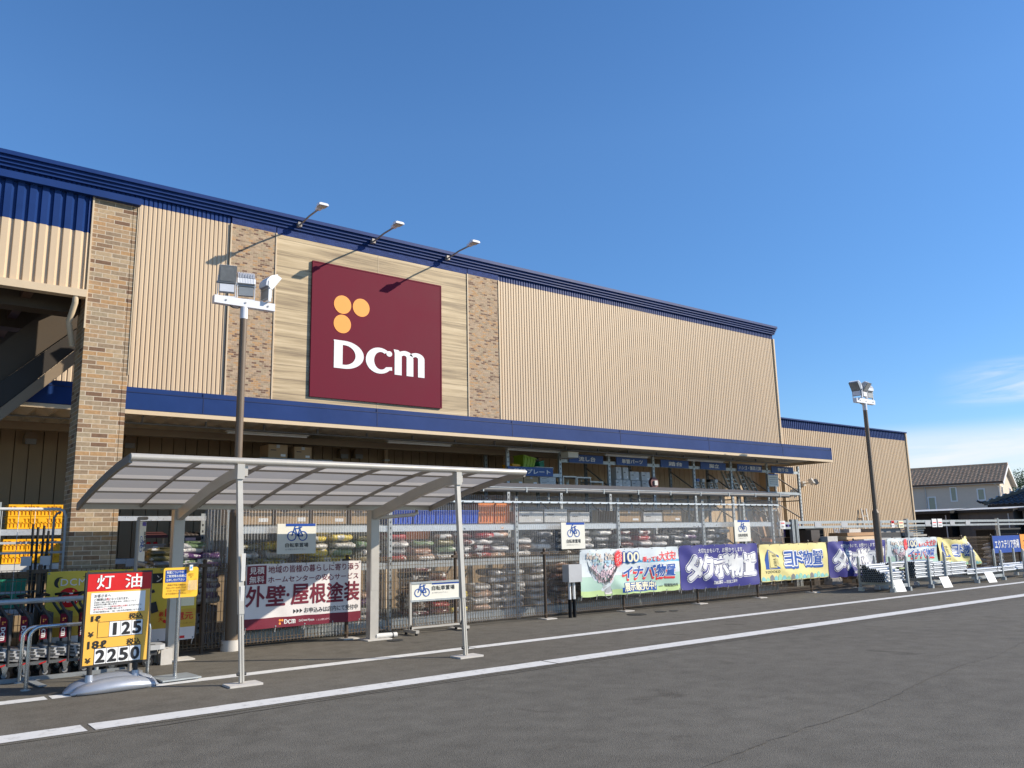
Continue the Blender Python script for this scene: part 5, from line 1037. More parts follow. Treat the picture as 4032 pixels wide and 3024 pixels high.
# ---- white tube roll cage with stakes
t = thing('roll_cage', 'white tubular roll cage behind the fence in front of the yellow crates', 'roll cage', (1.6, 12.7, 0)); b = MB()
b.tube([(.6, 12.7, .1), (.6, 12.7, 1.9), (.66, 12.7, 2.0), (.75, 12.7, 2.02), (2.1, 12.7, 2.02), (2.17, 12.7, 2.0), (2.2, 12.7, 1.92), (2.22, 12.7, .1)], .021, 'carton_white', 10)
b.tube([(2.06, 12.72, .1), (2.06, 12.72, 1.9), (2.09, 12.73, 1.96), (2.14, 12.75, 1.98)], .016, 'grey', 8); b.build('frame', t)
b = MB()
for z in (1.58, 1.45, .95): b.bar((.6, 12.7, z), (2.2, 12.7, z), .018, .03, 'light_grey')
for x in (1.45, 1.64, 1.83, 2.0): b.bar((x, 12.7, .1), (x, 12.7, 2.0), .006, .006, 'carton_white')
b.build('side_rails', t)
for k, (x, z, ln) in enumerate(((1.82, 1.2, .62), (1.86, 1.2, .58), (1.91, 1.2, .60), (1.945, 1.2, .53))):
    b = MB(); b.cyl((x+.0, 12.56, 0.3), (x+.02*(k-1), 12.58, z+ln), .016, .016, 'black', 10); tag(b.build('plant_stake', loc=(x, 12.56, .3)), f'bundle of black plant stakes before the yellow crates, {["tallest", "second from left", "third from left", "shortest"][k]}', 'plant stake', 'black stakes in the roll cage')
for k, (x0, x1) in enumerate(((1.68, 1.80), (1.90, 2.02))):
    b = MB(); b.box(x0, 12.5, 1.285, x1, 12.51, 1.405, 'light_grey'); tag(b.build('grey_plate', loc=(x0, 12.5, 1.285)), f'plain grey card on the fence {["left", "right"][k]} of the black stakes', 'card', 'grey cards on the fence')

# ---- hand carts and rails
def make_cart(x, lab):
    t = thing('platform_cart', lab, 'cart', (x, 11.9, 0), 'nested platform carts by the fence'); y0, y1 = 11.56, 12.06
    for y in (y0, y1):
        b = MB(); b.tube([(x, y, .16), (x-.01, y, .60), (x-.02, y, .68), (x-.12, y+.0, .83), (x-.13, y, .90)], .017, 'dark_grey', 8); b.build('upright', t)
    b = MB(); b.tube([(x-.13, y0-.06, .90), (x-.15, y0-.05, .93), (x-.10, y0+.0, .955), (x-.04, y0+.06, .945), (x-.02, y1-.1, .945), (x-.1, y1+.02, .93)], .016, 'black', 8); b.build('handle', t)
    b = MB(); b.box(x-.115, y0-.006, .44, x-.04, y0+.006, .72, 'maroon'); sf = Surf((x-.078, y0-.008, .58), (0, 0, -1), (1, 0, 0)); dcm(b, sf, -.03, -.022, .15, .046, .0, 'white')
    for p, q in ((-.085, -.008), (-.065, -.008), (-.085, .014)): b.disc(sf, p, q, .009, .0, 'logo_orange', n=10)
    b.build('company_plate', t)
    b = MB(); b.box(x-.03, y0+.02, .44, x+.02, y1, .74, 'dark_grey'); b.build('back_panel', t)
    b = MB(); rt = Matrix.Rotation(.16, 3, 'Y'); b.obox((x+.03, 11.81, .30), .30, .25, .016, rt, 'light_grey'); b.obox((x+.03, 11.81, .265), .29, .24, .016, rt, 'grey')
    for k in range(5): b.obox((x-.2+.11*k, 11.556, .33-.018*k), .04, .003, .012, rt, 'dark_grey')
    b.build('platform', t)
    b = MB(); b.box(x-.28, y0-.01, .155, x+.22, y0+.04, .19, 'galv_dark'); b.box(x-.28, y1-.04, .155, x+.22, y1, .19, 'galv_dark'); b.build('chassis', t)
    for y in (y0, y1-.02):
        b = MB(); b.prism([(-.035, .155), (.035, .155), (.012, .06), (-.012, .06)], lambda a, c, q: (x-.03+a, q, c), y-.03, y-.025, 'chrome'); b.prism([(-.035, .155), (.035, .155), (.012, .06), (-.012, .06)], lambda a, c, q: (x-.03+a, q, c), y+.025, y+.03, 'chrome'); b.box(x-.065, y-.03, .15, x+.005, y+.03, .157, 'chrome'); cs = b.build('castor', t)
        b = MB(); b.cyl((x-.03, y-.016, .063), (x-.03, y+.016, .063), .062, .062, 'black', 20); b.cyl((x-.03, y-.019, .063), (x-.03, y+.019, .063), .03, .03, 'grey', 14); b.build('wheel', cs)
    b = MB(); b.bar((x-.10, y0-.02, .16), (x-.03, y0-.03, .185), .035, .012, 'red'); b.build('brake_pedal', t); return t
CX = [.88, 1.09, 1.30, 1.51, 1.72, 1.93, 2.14, 2.35]
c0 = make_cart(CX[3], 'grey platform cart with maroon plate, second in full view from the left edge')
for k, x in enumerate(CX):
    if k == 3: continue
    dup(c0, (x, 11.9, 0), 0, ['grey platform cart outside the left edge, farthest out', 'grey platform cart cut by the left edge', 'grey platform cart at the left edge with upright plate lettering', '', 'grey platform cart, third in full view from the left edge', 'grey platform cart, just left of the price board', 'grey platform cart half behind the price board', 'grey platform cart hidden behind the price board'][k])
t = thing('guard_rail', 'steel pipe rail running over the nested carts', 'guard rail', (1.5, 11.35, 0)); b = MB(); b.tube([(-.5, 11.36, .895), (2.5, 11.36, .905)], .03, 'galv', 12); b.build('rail', t); b = MB(); b.cyl((2.42, 11.36, 0), (2.42, 11.36, .9), .025, .025, 'galv', 10); b.cyl((-.4, 11.36, 0), (-.4, 11.36, .9), .025, .025, 'galv', 10); b.build('post', t)
for (x0, y, x1, h, lab) in ((1.60, 11.27, 2.78, .61, 'steel hoop rail farther from the camera, beside the carts'), (1.575, 10.62, 2.81, .66, 'steel hoop rail nearer the camera, behind the price board')):
    t = thing('hoop_rail', lab, 'guard rail', ((x0+x1)/2, y, 0), 'steel hoop rails by the carts'); b = MB(); r0 = .11
    P = [(x0, y, 0), (x0, y, h-r0)]+[(x0+r0-r0*math.cos(v), y, h-r0+r0*math.sin(v)) for v in (.4, .8, 1.2, 1.57)]+[(x1-r0, y, h)]+[(x1-r0+r0*math.sin(v), y, h-r0+r0*math.cos(v)) for v in (.4, .8, 1.2, 1.57)]+[(x1, y, 0)]
    b.tube(P, .021, 'chrome', 12); b.build('hoop', t); b = MB()
    for x in (x0, x1): b.cyl((x, y, .004), (x, y, .014), .05, .05, 'galv', 16)
    b.build('base_flange', t)
t = thing('steel_channel', 'low steel channel on the ground between the hoop rails', 'wheel channel', (1.9, 10.95, 0)); b = MB(); b.box(1.3, 11.33, .0, 2.75, 11.36, .05, 'galv_dark'); b.bar((1.7, 11.3, .02), (1.75, 10.7, .02), .08, .012, 'galv'); b.bar((2.3, 11.3, .02), (2.35, 10.75, .02), .08, .012, 'galv'); b.build('channel', t)
t = thing('platform_trolley', 'empty grey platform trolley between price board and shelter post', 'trolley', (3.0, 11.6, 0)); b = MB(); P = [(2.45, 11.45), (3.17, 11.45), (3.24, 11.49), (3.26, 11.56), (3.26, 11.85), (3.2, 11.92), (2.45, 11.92)]
b.prism(P, lambda a, c, z: (a, c, z), .205, .262, 'light_grey'); b.box(3.05, 11.55, .262, 3.14, 11.60, .265, 'black'); b.build('deck', t)
b = MB(); b.box(2.5, 11.5, .14, 3.15, 11.87, .204, 'dark_grey'); b.build('underframe', t)
for x in (2.62, 3.04):
    b = MB(); b.cyl((x, 11.50, .065), (x, 11.535, .065), .064, .064, 'black', 18); b.cyl((x, 11.495, .065), (x, 11.54, .065), .035, .035, 'chrome', 14); b.bar((x, 11.495, .065), (x+.03, 11.495, .15), .03, .014, 'chrome'); b.build('castor', t)
t = thing('concrete_block', 'upright hollow concrete block beside the rear left shelter post', 'concrete block', (3.26, 11.6, 0)); b = MB(); b.box(3.20, 11.5, 0, 3.34, 11.54, .2, 'concrete_light'); b.box(3.20, 11.76, 0, 3.34, 11.80, .2, 'concrete_light'); b.box(3.30, 11.54, 0, 3.34, 11.76, .2, 'concrete_light'); b.box(3.20, 11.62, .0, 3.30, 11.66, .2, 'concrete_light'); b.build('block_body', t)
# ---- meter box on two pipes
t = thing('meter_box', 'grey electrical box on two pipes before the fence', 'electrical box', (10.8, 12.1, 0)); b = MB(); b.box(10.655, 12.02, .665, 10.975, 12.20, .985, 'light_grey'); b.build('box_body', t); b = MB(); b.box(10.65, 12.008, .66, 10.98, 12.019, .99, 'light_grey'); b.build('door', t)
for x in (10.76, 10.87):
    b = MB(); b.cyl((x, 12.13, .34), (x, 12.13, .666), .026, .026, 'white', 14); b.build('pipe', t); b = MB(); b.cyl((x, 12.13, 0), (x, 12.13, .34), .034, .034, 'black_gloss', 14); b.build('pipe_sleeve', t)

# ================================================================ steel pipes and their racks
def make_pipe(ln):
    b = MB(); r0, r1, n = .0245, .0205, 14; vs = []
    for x in (0, ln):
        for rd in (r0, r1): vs += [(x, rd*math.cos(2*math.pi*k/n), rd*math.sin(2*math.pi*k/n)) for k in range(n)]
    fs = []; 
    for k in range(n):
        q = (k+1) % n; fs += [(k, 2*n+k, 2*n+q, q)]; b.add([vs[k], vs[q], vs[n+q], vs[n+k]], [(0, 1, 2, 3)], 'galv_dark'); b.add([vs[2*n+k], vs[3*n+k], vs[3*n+q], vs[2*n+q]], [(0, 1, 2, 3)], 'galv_dark')  # end rings in darker steel: their shade is put into the colour
    b.add(vs, fs, 'pipe_steel', True)
    inn = [(x, r1*math.cos(2*math.pi*k/n), r1*math.sin(2*math.pi*k/n)) for x in (0, ln) for k in range(n)]
    b.add(inn, [(k, (k+1) % n, n+(k+1) % n, n+k) for k in range(n)], 'dark_grey', True); 
    for x in (ln*.49,): b.add([(x, r1*math.cos(2*math.pi*k/n), r1*math.sin(2*math.pi*k/n)) for k in range(n)], [tuple(range(n))], 'black')  # added black disc midway stands in for the darkness inside the pipe
    return b.build('steel_pipe')
_pp = {}
RP = random.Random(9)
def pipe(x, y, z, ln, group, lab):
    if ln not in _pp: o = make_pipe(ln); _pp[ln] = o
    else: o = _pp[ln].copy(); C.objects.link(o)
    o.location = (x+RP.uniform(-.008, .008), y, z); tag(o, lab, 'steel pipe', group)
DP, DZ = .053, .047
def bundle(x, y0, z0, cols, rows, ln, group, lab, top=None):
    for r_ in range(rows):
        for k in range(cols-(r_ % 2)):
            if top and r_ > top(k/(cols-1)): continue
            pipe(x, y0+DP*(k+.5*(r_ % 2)), z0+DZ*r_, ln, group, lab)
bundle(19.95, 10.88, .265, 12, 9, .95, 'short pipes in the left rack', 'short galvanised pipe in the large dark ended stack of the left rack', lambda s: 4.6+4.2*s)
bundle(21.38, 10.83, .30, 6, 9, .95, 'pipes in the second rack, left end', 'galvanised pipe in the left end stack of the second rack', lambda s: 8 if s < .95 else 6)
bundle(22.36, 10.83, .30, 3, 8, .95, 'pipes in the second rack, middle', 'galvanised pipe in the middle of the second rack', None)
bundle(23.34, 10.83, .30, 3, 7, .9, 'pipes in the second rack, right end', 'galvanised pipe in the right end stack of the second rack', None)
bundle(20.95, 11.3, .56, 5, 3, 1.5, 'pipes at the back of the racks', 'galvanised pipe lying behind the second rack posts', None)
bundle(24.15, 10.8, .27, 6, 4, 1.9, 'pipes in the low third rack', 'galvanised pipe in the low stack of the third rack', lambda s: 3-2*abs(s-.3))
bundle(26.1, 10.8, .27, 4, 3, 1.2, 'pipes at the right end of the third rack', 'galvanised pipe at the right end of the third rack', None)
bundle(27.3, 10.95, .27, 7, 4, 1.9, 'pipes in the last rack', 'galvanised pipe in the low rack at the right edge', lambda s: 1+2.5*s)
def pipe_rack(xs, lab, y0=10.79, y1=11.62, zt=.84, zb=.235):
    t = thing('pipe_rack', lab, 'pipe rack', ((xs[0]+xs[1])/2, 11.2, 0), 'galvanised pipe racks along the pavement')
    for x in xs:
        for y in (y0, y1):
            b = MB(); b.box(x-.03, y-.025, .0, x+.03, y+.025, zt, 'galv'); b.add([(x-.03, y-.025, zt), (x+.03, y-.025, zt), (x+.03, y+.025, zt), (x-.03, y+.025, zt), (x, y, zt+.03)], [(0, 1, 4), (1, 2, 4), (2, 3, 4), (3, 0, 4)], 'galv')
            b.prism([(-.05, 0), (.05, 0), (.03, .10), (-.03, .10)], lambda a, c, q: (x+a, q, c), y-.07, y+.05, 'galv'); b.build('post', t)
        b = MB(); b.box(x-.025, y0+.02, zb-.07, x+.025, y1-.02, zb, 'galv'); b.build('cross_bar', t)
    b = MB(); b.box(xs[0]+.03, y0-.01, zb-.13, xs[1]-.03, y0+.02, zb-.05, 'galv'); b.build('front_beam', t)
pipe_rack((20.12, 20.9), 'leftmost pipe rack holding the large dark ended stack'); pipe_rack((22.05, 22.95), 'second pipe rack from the left holding long bright pipes', zt=.82)
pipe_rack((24.68, 26.4), 'third pipe rack, low and wide with few pipes'); pipe_rack((27.95, 29.4), 'rightmost pipe rack at the edge of the photo')
for k, (x, y) in enumerate(((20.27, 10.66), (22.36, 10.5), (25.0, 10.5))):
    t = thing('price_card', ['white price card leaning at the leftmost pipe rack', 'white price card leaning at the second pipe rack', 'white price card leaning at the third pipe rack'][k], 'price card', (x, y, 0), 'white price cards at the pipe racks')
    sf = Surf((x-.09, y+.06, .01), (.97, -.243, 0), (.10, .40, .91)); b = MB(); b.prism([(0, 0), (.33, 0), (.33, .29), (0, .29)], lambda a, c, h: tuple(sf.pt(a, c, h)), -.012, 0, 'white'); b.build('card', t)
    b = MB(); b.rect(sf, .02, .215, .16, .23, .002, 'grey_print'); b.rect(sf, .12, .09, .2, .11, .002, 'grey_print'); b.rect(sf, .13, .13, .24, .17, .002, 'grey_print'); b.build('print', t)

# ================================================================ goods yard behind the right part of the fence
t = thing('rail_frame', 'long galvanised display frame with two rails behind the banners', 'display frame', (28, 14, 0))
for x in (20.92, 21.12, 27.4, 34.3):
    b = MB(); b.box(x-.05, 13.95, 0, x-.01, 14.05, 1.86, 'galv'); b.box(x+.01, 13.95, 0, x+.05, 14.05, 1.86, 'galv'); b.build('post', t)
for z0, z1 in ((1.73, 1.81), (1.60, 1.67)):
    for x0, x1 in ((21.18, 27.34), (27.46, 34.24), (34.36, 42)): b = MB(); b.box(x0, 13.96, z0, x1, 14.0, z1, 'galv'); b.build('rail', t)
    b = MB(); b.box(20.2, 13.98, z0-.01, 20.86, 14.01, z1-.02, 'galv'); b.build('rail', t)
for x in (22.0, 23.4, 25.4, 28.6, 30.4, 31.6): b = MB(); b.box(x, 13.95, 1.62, x+.35, 13.958, 1.78, 'light_grey' if x != 25.4 else 'galv_dark'); b.build('hanger_plate', t)
for k, (x0, x1, z0, z1, m_, lab) in enumerate([(20.27, 20.52, 1.60, 1.82, 'white', 'white price card on the short rails at the end of the screen'), (26.33, 26.5, 1.58, 1.80, 'white', 'price card with red top on the rails beside the right lamp post'), (26.78, 27.1, 1.57, 1.79, 'cream_print', 'pale yellow price card on the rails beside the right lamp post'), (29.05, 29.38, 1.57, 1.85, 'white', 'left of two white price cards on the rails before the sheds'), (29.46, 29.78, 1.57, 1.85, 'white', 'right of two white price cards on the rails before the sheds')]):
    t = thing('price_card', lab, 'price card', ((x0+x1)/2, 13.93, z0), 'price cards on the galvanised rails'); b = MB(); b.box(x0, 13.935, z0, x1, 13.945, z1, m_); b.build('card', t); b = MB(); sf = XZ(13.933)
    if k == 1: b.rect(sf, x0, z1-.09, x1, z1, 0, 'red')
    b.rect(sf, x0+.04, z0+.14, x1-.04, z0+.17, 0, 'red_print'); b.rect(sf, x0+.06, z0+.04, x1-.06, z0+.08, 0, 'grey_print'); b.build('print', t)
def stack_block(name, lab, cat, x0, x1, y0, y1, z1, mats, n, group=None):
    t = thing(name, lab, cat, ((x0+x1)/2, (y0+y1)/2, 0), group); rr = random.Random(int(x0*100))
    z = 0; hh = z1/n
    for k in range(n): b = MB(); j = rr.uniform(-.03, .03); b.box(x0+j, y0+rr.uniform(-.02, .02), z+.006, x1+j+rr.uniform(-.05, .05), y1, z+hh, mats[k % len(mats)]); b.build('layer', t); z += hh
    return t
stack_block('crate_stack', 'low dark brown slatted stack right of the frame posts', 'stack', 21.55, 21.97, 13.8, 14.4, 1.55, ['tub_brown', 'timber_dark'], 5)
stack_block('planter_stack', 'tall black stack of planters behind the first yellow banner', 'stack', 22.05, 23.0, 14.3, 15.0, 1.62, ['black', 'black_gloss'], 6)
t = stack_block('block_stack', 'pale concrete blocks before the black planter stack', 'stack', 22.05, 22.58, 13.6, 13.85, 1.36, ['concrete_light'], 8)
stack_block('box_stack', 'black glossy boxes under the rails by the purple banner', 'stack', 22.22, 22.85, 15.0, 15.2, 1.80, ['black_gloss', 'purple_print'], 4)
t = stack_block('timber_stack', 'brown and pale timber stack left of the right lamp post', 'timber', 23.25, 25.0, 13.7, 14.3, 1.45, ['timber_light', 'timber', 'timber_light', 'timber'], 14)
stack_block('sheet_stack', 'white sheet goods under the timber stack', 'stack', 23.6, 25.3, 13.4, 13.68, 1.25, ['carton_white'], 9)
b = MB(); b.box(23.55, 13.8, 1.455, 24.2, 14.1, 1.56, 'concrete_light'); tag(b.build('concrete_kerb', loc=(23.9, 13.9, 1.455)), 'pale concrete block lying on the timber stack', 'block')
K = 1.077
for k in range(9):
    x = 24.3+.1*k; b = MB(); b.cyl((x+.12, 14.5, 0), (x-.03, 14.75, 1.6-.02*(k % 3)), .018, .018, 'steel_bright', 8); tag(b.build('metal_rod', loc=(x, 14.5, 0)), 'leaning bright metal rod in the row behind the timber stack', 'metal rod', 'row of leaning rods behind the timber stack')
for k in range(7):
    x = 22.85+.07*k; b = MB(); b.cyl((x+.1, 15.0, 0), (x-.02, 15.2, 1.68), .016, .016, 'grey', 8); tag(b.build('metal_rod', loc=(x, 15, 0)), 'leaning grey rod between black planters and timber stack', 'metal rod', 'grey rods leaning on the warehouse wall')
K = 1.0
for k, (x0, x1, z1, m_) in enumerate(((25.5, 27.2, 1.56, 'grey'), (27.3, 27.95, 1.42, 'galv_dark'))):
    stack_block('panel_stack', ['dark grey panel stack right of the right lamp post', 'shorter grey stack between panels and aluminium bundles'][k], 'stack', x0, x1, 14.1, 14.6, z1, [m_, 'dark_grey'], 11)
t = thing('aluminium_bundle', 'pile of aluminium profiles with white ends behind the faded green banner', 'aluminium profiles', (28.5, 14.5, 0)); rr = random.Random(2)
for k in range(24):
    b = MB(); y = 14.2+.09*(k % 6); z = 1.28+.08*(k//6); x0 = 27.9+rr.uniform(-.1, .15); b.box(x0, y, z, x0+1.0+rr.uniform(-.1, .1), y+.07, z+.055, 'steel_bright' if k % 3 else 'alu_light'); b.build('profile', t)
b = MB(); b.box(27.9, 14.2, 0, 28.9, 14.7, 1.26, 'dark_grey'); b.build('trestle', t)
K = 1.077
t = thing('ladder', 'small metal ladder leaning on the low warehouse wall by the lamp post', 'ladder', (26.9, 15.1, 1.2)); b = MB()
for s in (0, .30): b.bar((26.62+s, 14.9, .3), (26.84+s, 15.22, 2.24), .03, .05, 'alu')
b.build('rails', t); b = MB()
for q in range(7): f = .15+.12*q; b.bar((26.62+.22*f, 14.9+.32*f, .3+1.94*f), (26.92+.22*f, 14.9+.32*f, .3+1.94*f), .03, .03, 'alu')
b.build('rungs', t)
for k, (x, z, m_, w_) in enumerate([(19.9, 2.15, 'timber', .05), (20.3, 2.3, 'timber_dark', .06), (20.6, 2.2, 'timber', .08), (20.85, 2.3, 'alu_light', .04), (21.05, 1.95, 'timber_dark', .05), (21.9, 1.7, 'timber', .05)]):
    b = MB(); b.bar((x+.05, 14.4, 0), (x, 14.85, z), w_, .03, m_, up=(0, 1, 0)); tag(b.build('leaning_board', loc=(x, 14.4, 0)), f'narrow board leaning upright at the end of the screen, {["farthest left", "second, tall and dark", "third and widest", "pale metal one", "short dark one", "brown one under the rails"][k]}', 'board', 'boards leaning at the rack end')
t = thing('door_frame', 'pale yellow wooden frame leaning inside the right end of the tall rack', 'wooden frame', (21.3, 14.6, 0)); b = MB(); 
for p, q in (((21.0, 14.6, .9), (20.95, 14.75, 2.2)), ((21.45, 14.6, .9), (21.4, 14.75, 2.2)), ((20.95, 14.75, 2.19), (21.4, 14.75, 2.19)), ((21.0, 14.6, .92), (21.45, 14.6, .92))): b.bar(p, q, .05, .03, 'timber_light')
b.build('frame', t); b = MB(); b.box(20.9, 14.55, 0, 21.5, 14.9, .9, 'tub_beige'); b.build('base_box', t)
K = 1.0
b = MB(); b.box(20.3, 14.3, 1.25, 20.85, 14.6, 1.36, 'tub_orange'); b.box(20.32, 14.28, 1.365, 20.9, 14.62, 1.40, 'black'); b.box(20.3, 14.3, 0, 20.85, 14.6, 1.245, 'timber_dark'); tag(b.build('tile_stack', loc=(20.5, 14.4, 0)), 'orange brick tiles stacked below the short rails', 'tile stack')
for x, n, cols, where in ((28.3, 11, ['white', 'grey'], 'left pile'), (31.0, 10, ['white', 'white', 'grey'], 'right pile')):
    pile(x, .02, n, cols, where, 12.9, 'ground behind the blue sign board', .04, .105)
for k, (x, z) in enumerate(((29.2, .75), (29.9, .55))): pile(x, .02, 7 if k == 0 else 5, ['black', 'grey'], ['left dark pile', 'right dark pile'][k], 13.0, 'ground behind the fence left of the blue sign', .04, .12)

# ---- display sheds
def shed(x, y0, y1, zt, dp, m, lab, white_roof=True):
    t = thing('display_shed', lab, 'shed', (x, (y0+y1)/2, 0), 'storage sheds on display at the right'); b = MB(); b.box(x, y0, 0, x+dp, y1, zt-.16, m)
    n = int((y1-y0)/.45)
    for k in range(1, n): yy = y0+(y1-y0)*k/n; b.box(x-.012, yy-.015, .1, x, yy+.015, zt-.2, m)
    b.build('wall', t)
    b = MB(); b.box(x-.22, y0-.1, zt-.16, x+dp+.1, y1+.1, zt-.03, 'black'); b.add([(x-.24, y0-.12, zt-.02), (x-.24, y1+.12, zt-.02), (x+dp+.1, y1+.12, zt+.10), (x+dp+.1, y0-.12, zt+.10)], [(0, 3, 2, 1)], 'carton_white' if white_roof else 'dark_grey'); b.build('roof', t)
    b = MB(); b.box(x-.02, y0+.2, .1, x-.005, y0+.25, zt-.25, 'light_grey'); b.build('door_handle', t)
shed(42.7, 19.55, 22.1, 2.42, 1.6, 'black_gloss', 'black display shed with white roof edge, left of the taupe one'); shed(43.3, 16.9, 19.45, 2.42, 1.8, 'shed_taupe', 'taupe display shed right of the black one')
shed(43.6, 13.2, 16.6, 2.42, 1.8, 'shed_grey', 'grey display shed cut by the right edge', False)
t = thing('display_carport', 'low dark box before the grey shed at the right edge', 'box', (36, 14.9, 0)); b = MB(); b.box(35.2, 14.5, 0, 37.5, 15.2, 1.42, 'black_gloss'); b.build('body', t); b = MB(); b.box(35.15, 14.45, 1.42, 37.55, 15.25, 1.48, 'dark_grey'); b.build('lid', t)

# ---- two houses and a tree far right
hu = Vector((-1.5, 6, 0)).normalized(); hv = Vector((hu.y, -hu.x, 0)); hc = Vector((68.7, 27.5, 0))
HP = lambda a, v, z: tuple(hc+hu*a+hv*v+Vector((0, 0, z)))
ho = thing('family_house', 'two storey greige house with brown tiled gable roof', 'house', tuple(hc+hu*6+hv*3.2))
LN, DPT, EV, RG = 13.0, 6.4, 5.02, 6.42
b = MB(); b.prism([(0, 0), (DPT, 0), (DPT, EV), (DPT/2, RG-.12), (0, EV)], lambda v, z, a: HP(a, v, z), 0, LN, 'house_wall'); b.build('wall', ho)
def tiled(mb, P0, U, V, n, rows, w_, m, amp=.055, step=.06):   # tile roof surface: waves along U, steps along V
    up = U.cross(V).normalized(); 
    if up.z < 0: up = -up
    L_ = n*w_; S_ = V.length; vv = V.normalized(); uu = U.normalized(); ns = 6
    for r_ in range(rows):
        va, vb = S_*r_/rows, S_*(r_+1.08)/rows; vs = []
        for k in range(n*ns+1):
            x = k/ns*w_; hgt = amp*(.5+.5*math.cos(2*math.pi*k/ns))**1.5
            vs += [P0+uu*x+vv*va+up*(hgt+step), P0+uu*x+vv*vb+up*hgt, P0+uu*x+vv*va+up*(hgt-.02)]
        fs = []
        for k in range(n*ns): a = 3*k; fs += [(a, a+3, a+4, a+1), (a+2, a+5, a+3, a)]
        mb.add(vs, fs, m, True)
ro = MB(); oh = .3; sl = (RG-EV)/(DPT/2)
p0 = Vector(HP(-oh, -.35, EV+.06-.35*sl)); tiled(ro, p0, hu, hv*(DPT/2+.35)+Vector((0, 0, (DPT/2+.35)*sl)), 46, 11, .29, 'tile_brown')
p1 = Vector(HP(-oh, DPT+.35, EV+.06-.35*sl)); tiled(ro, p1, hu, -hv*(DPT/2+.35)+Vector((0, 0, (DPT/2+.35)*sl)), 46, 11, .29, 'tile_brown')
ro.bar(HP(-oh, DPT/2, RG+.12), HP(LN, DPT/2, RG+.12), .22, .14, 'tile_brown'); roof = ro.build('roof', ho)
b = MB(); b.bar(HP(-oh, -.36, EV-.08), HP(LN, -.36, EV-.08), .1, .13, 'timber_dark'); b.bar(HP(-oh, -.25, EV-.17), HP(LN, -.25, EV-.17), .2, .05, 'carton_white'); b.build('eave_gutter', ho)
b = MB()
for s in (-1, 1): b.bar(HP(-oh-.01, DPT/2+s*(DPT/2+.35), EV-.35*sl-.06), HP(-oh-.01, DPT/2, RG-.06), .05, .2, 'white', up=(0, 0, 1)); b.add([HP(-oh, DPT/2+s*(DPT/2+.3), EV-.3*sl-.1), HP(-oh, DPT/2, RG-.1), HP(.02, DPT/2, RG-.1), HP(.02, DPT/2+s*(DPT/2+.3), EV-.3*sl-.1)], [(0, 1, 2, 3)], 'carton_white')
b.build('bargeboard', ho)
def hwin(a0, a1, z0, z1, gable=False, m_='blind'):
    f = (lambda a, h, z: HP(-h, a, z)) if gable else (lambda a, h, z: HP(a, -h, z))
    b = MB(); fr = .09
    for x0, x1, za, zb in ((a0-fr, a1+fr, z1, z1+fr), (a0-fr, a1+fr, z0-fr, z0), (a0-fr, a0, z0, z1), (a1, a1+fr, z0, z1)): b.prism([(x0, za), (x1, za), (x1, zb), (x0, zb)], lambda a, z, h: f(a, h, z), -.02, .05, 'white')
    w_ = b.build('window', ho); b = MB(); b.prism([(a0, z0), (a1, z0), (a1, z1), (a0, z1)], lambda a, z, h: f(a, h, z), -.02, .012, m_); b.build('pane', w_)
hwin(3.08, 3.40, 3.68, 4.66); hwin(1.13, 1.52, 3.67, 4.44); hwin(4.63, 5.07, 2.9, 3.97); hwin(.45, .95, 3.9, 4.6, True, 'glass_dark'); hwin(4.6, 5.1, 3.9, 4.6, True, 'glass_dark'); hwin(8, 8.5, 3.6, 4.5)
b = MB(); b.tube([HP(5.24, -.25, EV-.2), HP(5.24, -.06, EV-.4), HP(5.24, -.06, 0)], .04, 'carton_white', 8); b.build('downpipe', ho); b = MB(); b.tube([HP(.35, -.25, EV-.2), HP(.08, -.06, EV-.45), HP(.06, -.06, 0)], .04, 'carton_white', 8); b.build('downpipe', ho)
th = thing('tiled_house', 'single storey house with glossy black tiled hip roof at the right edge', 'house', (53, 14, 0))
b = MB(); b.box(49, 7, 0, 58, 19.2, 2.55, 'house_wall'); b.build('wall', th)
b = MB(); b.box(48.1, 6, 2.55, 58.9, 20.0, 2.72, 'black'); b.build('eave', th)
b = MB(); sl2 = .46; n = 16
for r_ in range(14):   # west slope, rows shorten along the hip
    d0, d1 = r_*.36, (r_+1.1)*.36; ln = 14-d0; k_n = int(ln/.28); vs = []
    for k in range(k_n*5+1):
        y = 20.0-d0-k/5*.28; hgt = .06*(.5+.5*math.cos(2*math.pi*k/5))**1.5; vs += [(48.1+d0, y, 2.74+d0*sl2+hgt+.05), (48.1+d1, y, 2.74+d1*sl2+hgt), (48.1+d0, y, 2.74+d0*sl2+hgt-.02)]
    fs = []
    for k in range(k_n*5): a = 3*k; fs += [(a, a+1, a+4, a+3), (a+2, a, a+3, a+5)]
    b.add(vs, fs, 'tile_black', True)
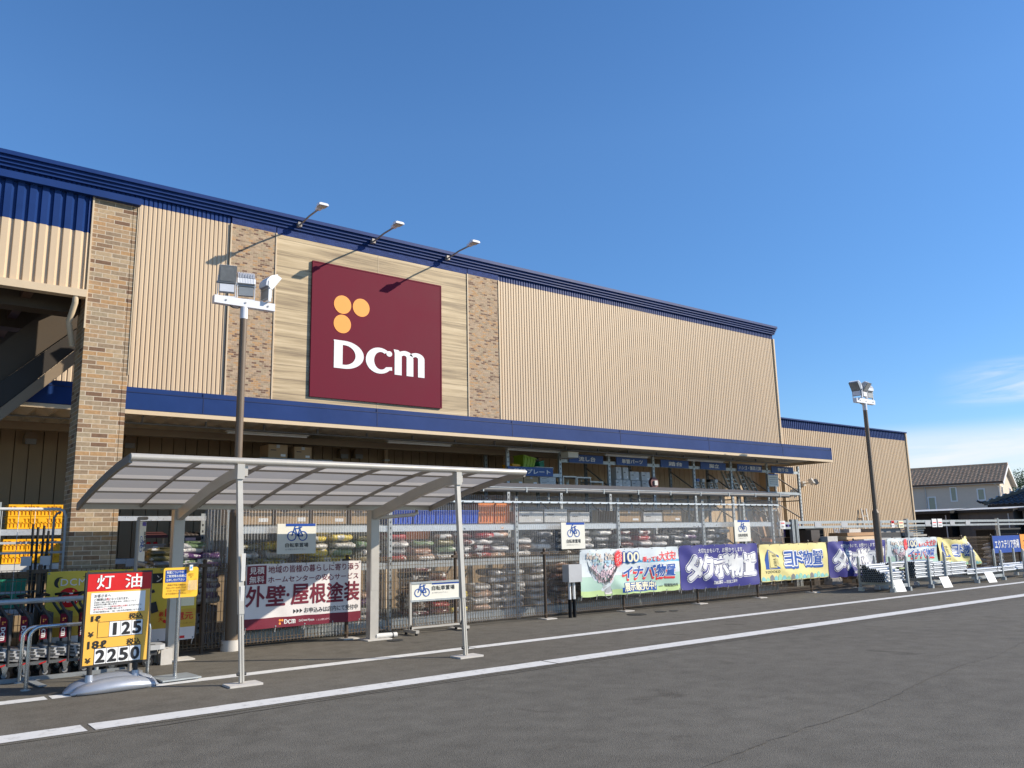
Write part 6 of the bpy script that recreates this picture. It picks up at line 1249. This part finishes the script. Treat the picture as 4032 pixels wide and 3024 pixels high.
b.add([(48.1, 20.0, 2.74), (53.2, 14.9, 2.74+5.1*sl2), (58.9, 20.0, 2.74)], [(0, 1, 2)], 'tile_black'); b.bar((48.0, 20.1, 2.78), (53.2, 14.9, 2.86+5.1*sl2), .2, .18, 'tile_black')
for k in range(20): f = k/20; b.cyl((48.0+5.2*f-.08, 20.1-5.2*f-.08, 2.86+5.2*f*sl2), (48.0+5.2*f+.08, 20.1-5.2*f+.08, 2.86+5.2*f*sl2), .1, .1, 'tile_black', 8)
b.tube([(47.75, 20.35, 2.98), (47.85, 20.25, 2.88), (48.1, 20, 2.86)], .07, 'tile_black', 8); b.build('roof', th)
def tree(x, y, h, rad, lab, seed):
    t = thing('broadleaf_tree', lab, 'tree', (x, y, 0)); rr = random.Random(seed); b = MB(); b.cyl((x, y, 0), (x, y, h*.6), .18, .10, 'bark', 10)
    for k in range(7): q = k*.9; b.cyl((x, y, h*.4), (x+rad*.7*math.cos(q), y+rad*.7*math.sin(q), h*.75), .07, .02, 'bark', 6)
    b.build('trunk', t); b = MB()
    cl = [(x+rad*rr.uniform(-.7, .7), y+rad*rr.uniform(-.7, .7), h*.72+rad*rr.uniform(-.5, .8), rad*rr.uniform(.25, .5)) for _ in range(26)]
    for k in range(4200):
        cx_, cy_, cz_, cr_ = cl[rr.randrange(len(cl))]; v = Vector((rr.gauss(0, 1), rr.gauss(0, 1), rr.gauss(0, 1))).normalized()*cr_*rr.uniform(.5, 1.05); c = Vector((cx_, cy_, cz_))+v
        a_ = Vector((rr.gauss(0, 1), rr.gauss(0, 1), rr.gauss(0, 1))).normalized(); bb = a_.orthogonal().normalized(); s = rr.uniform(.07, .13)
        b.add([c-a_*s, c+bb*s*.5, c+a_*s, c-bb*s*.5], [(0, 1, 2, 3)], 'leaf')
    b.build('crown', t)
tree(96, 36.4, 6.6, 2.3, 'green tree crown showing between the house gable and the black tiled roof', 4)
tree(110, 33.5, 5.6, 2.4, 'green tree at the right edge behind the black tiled roof', 6)
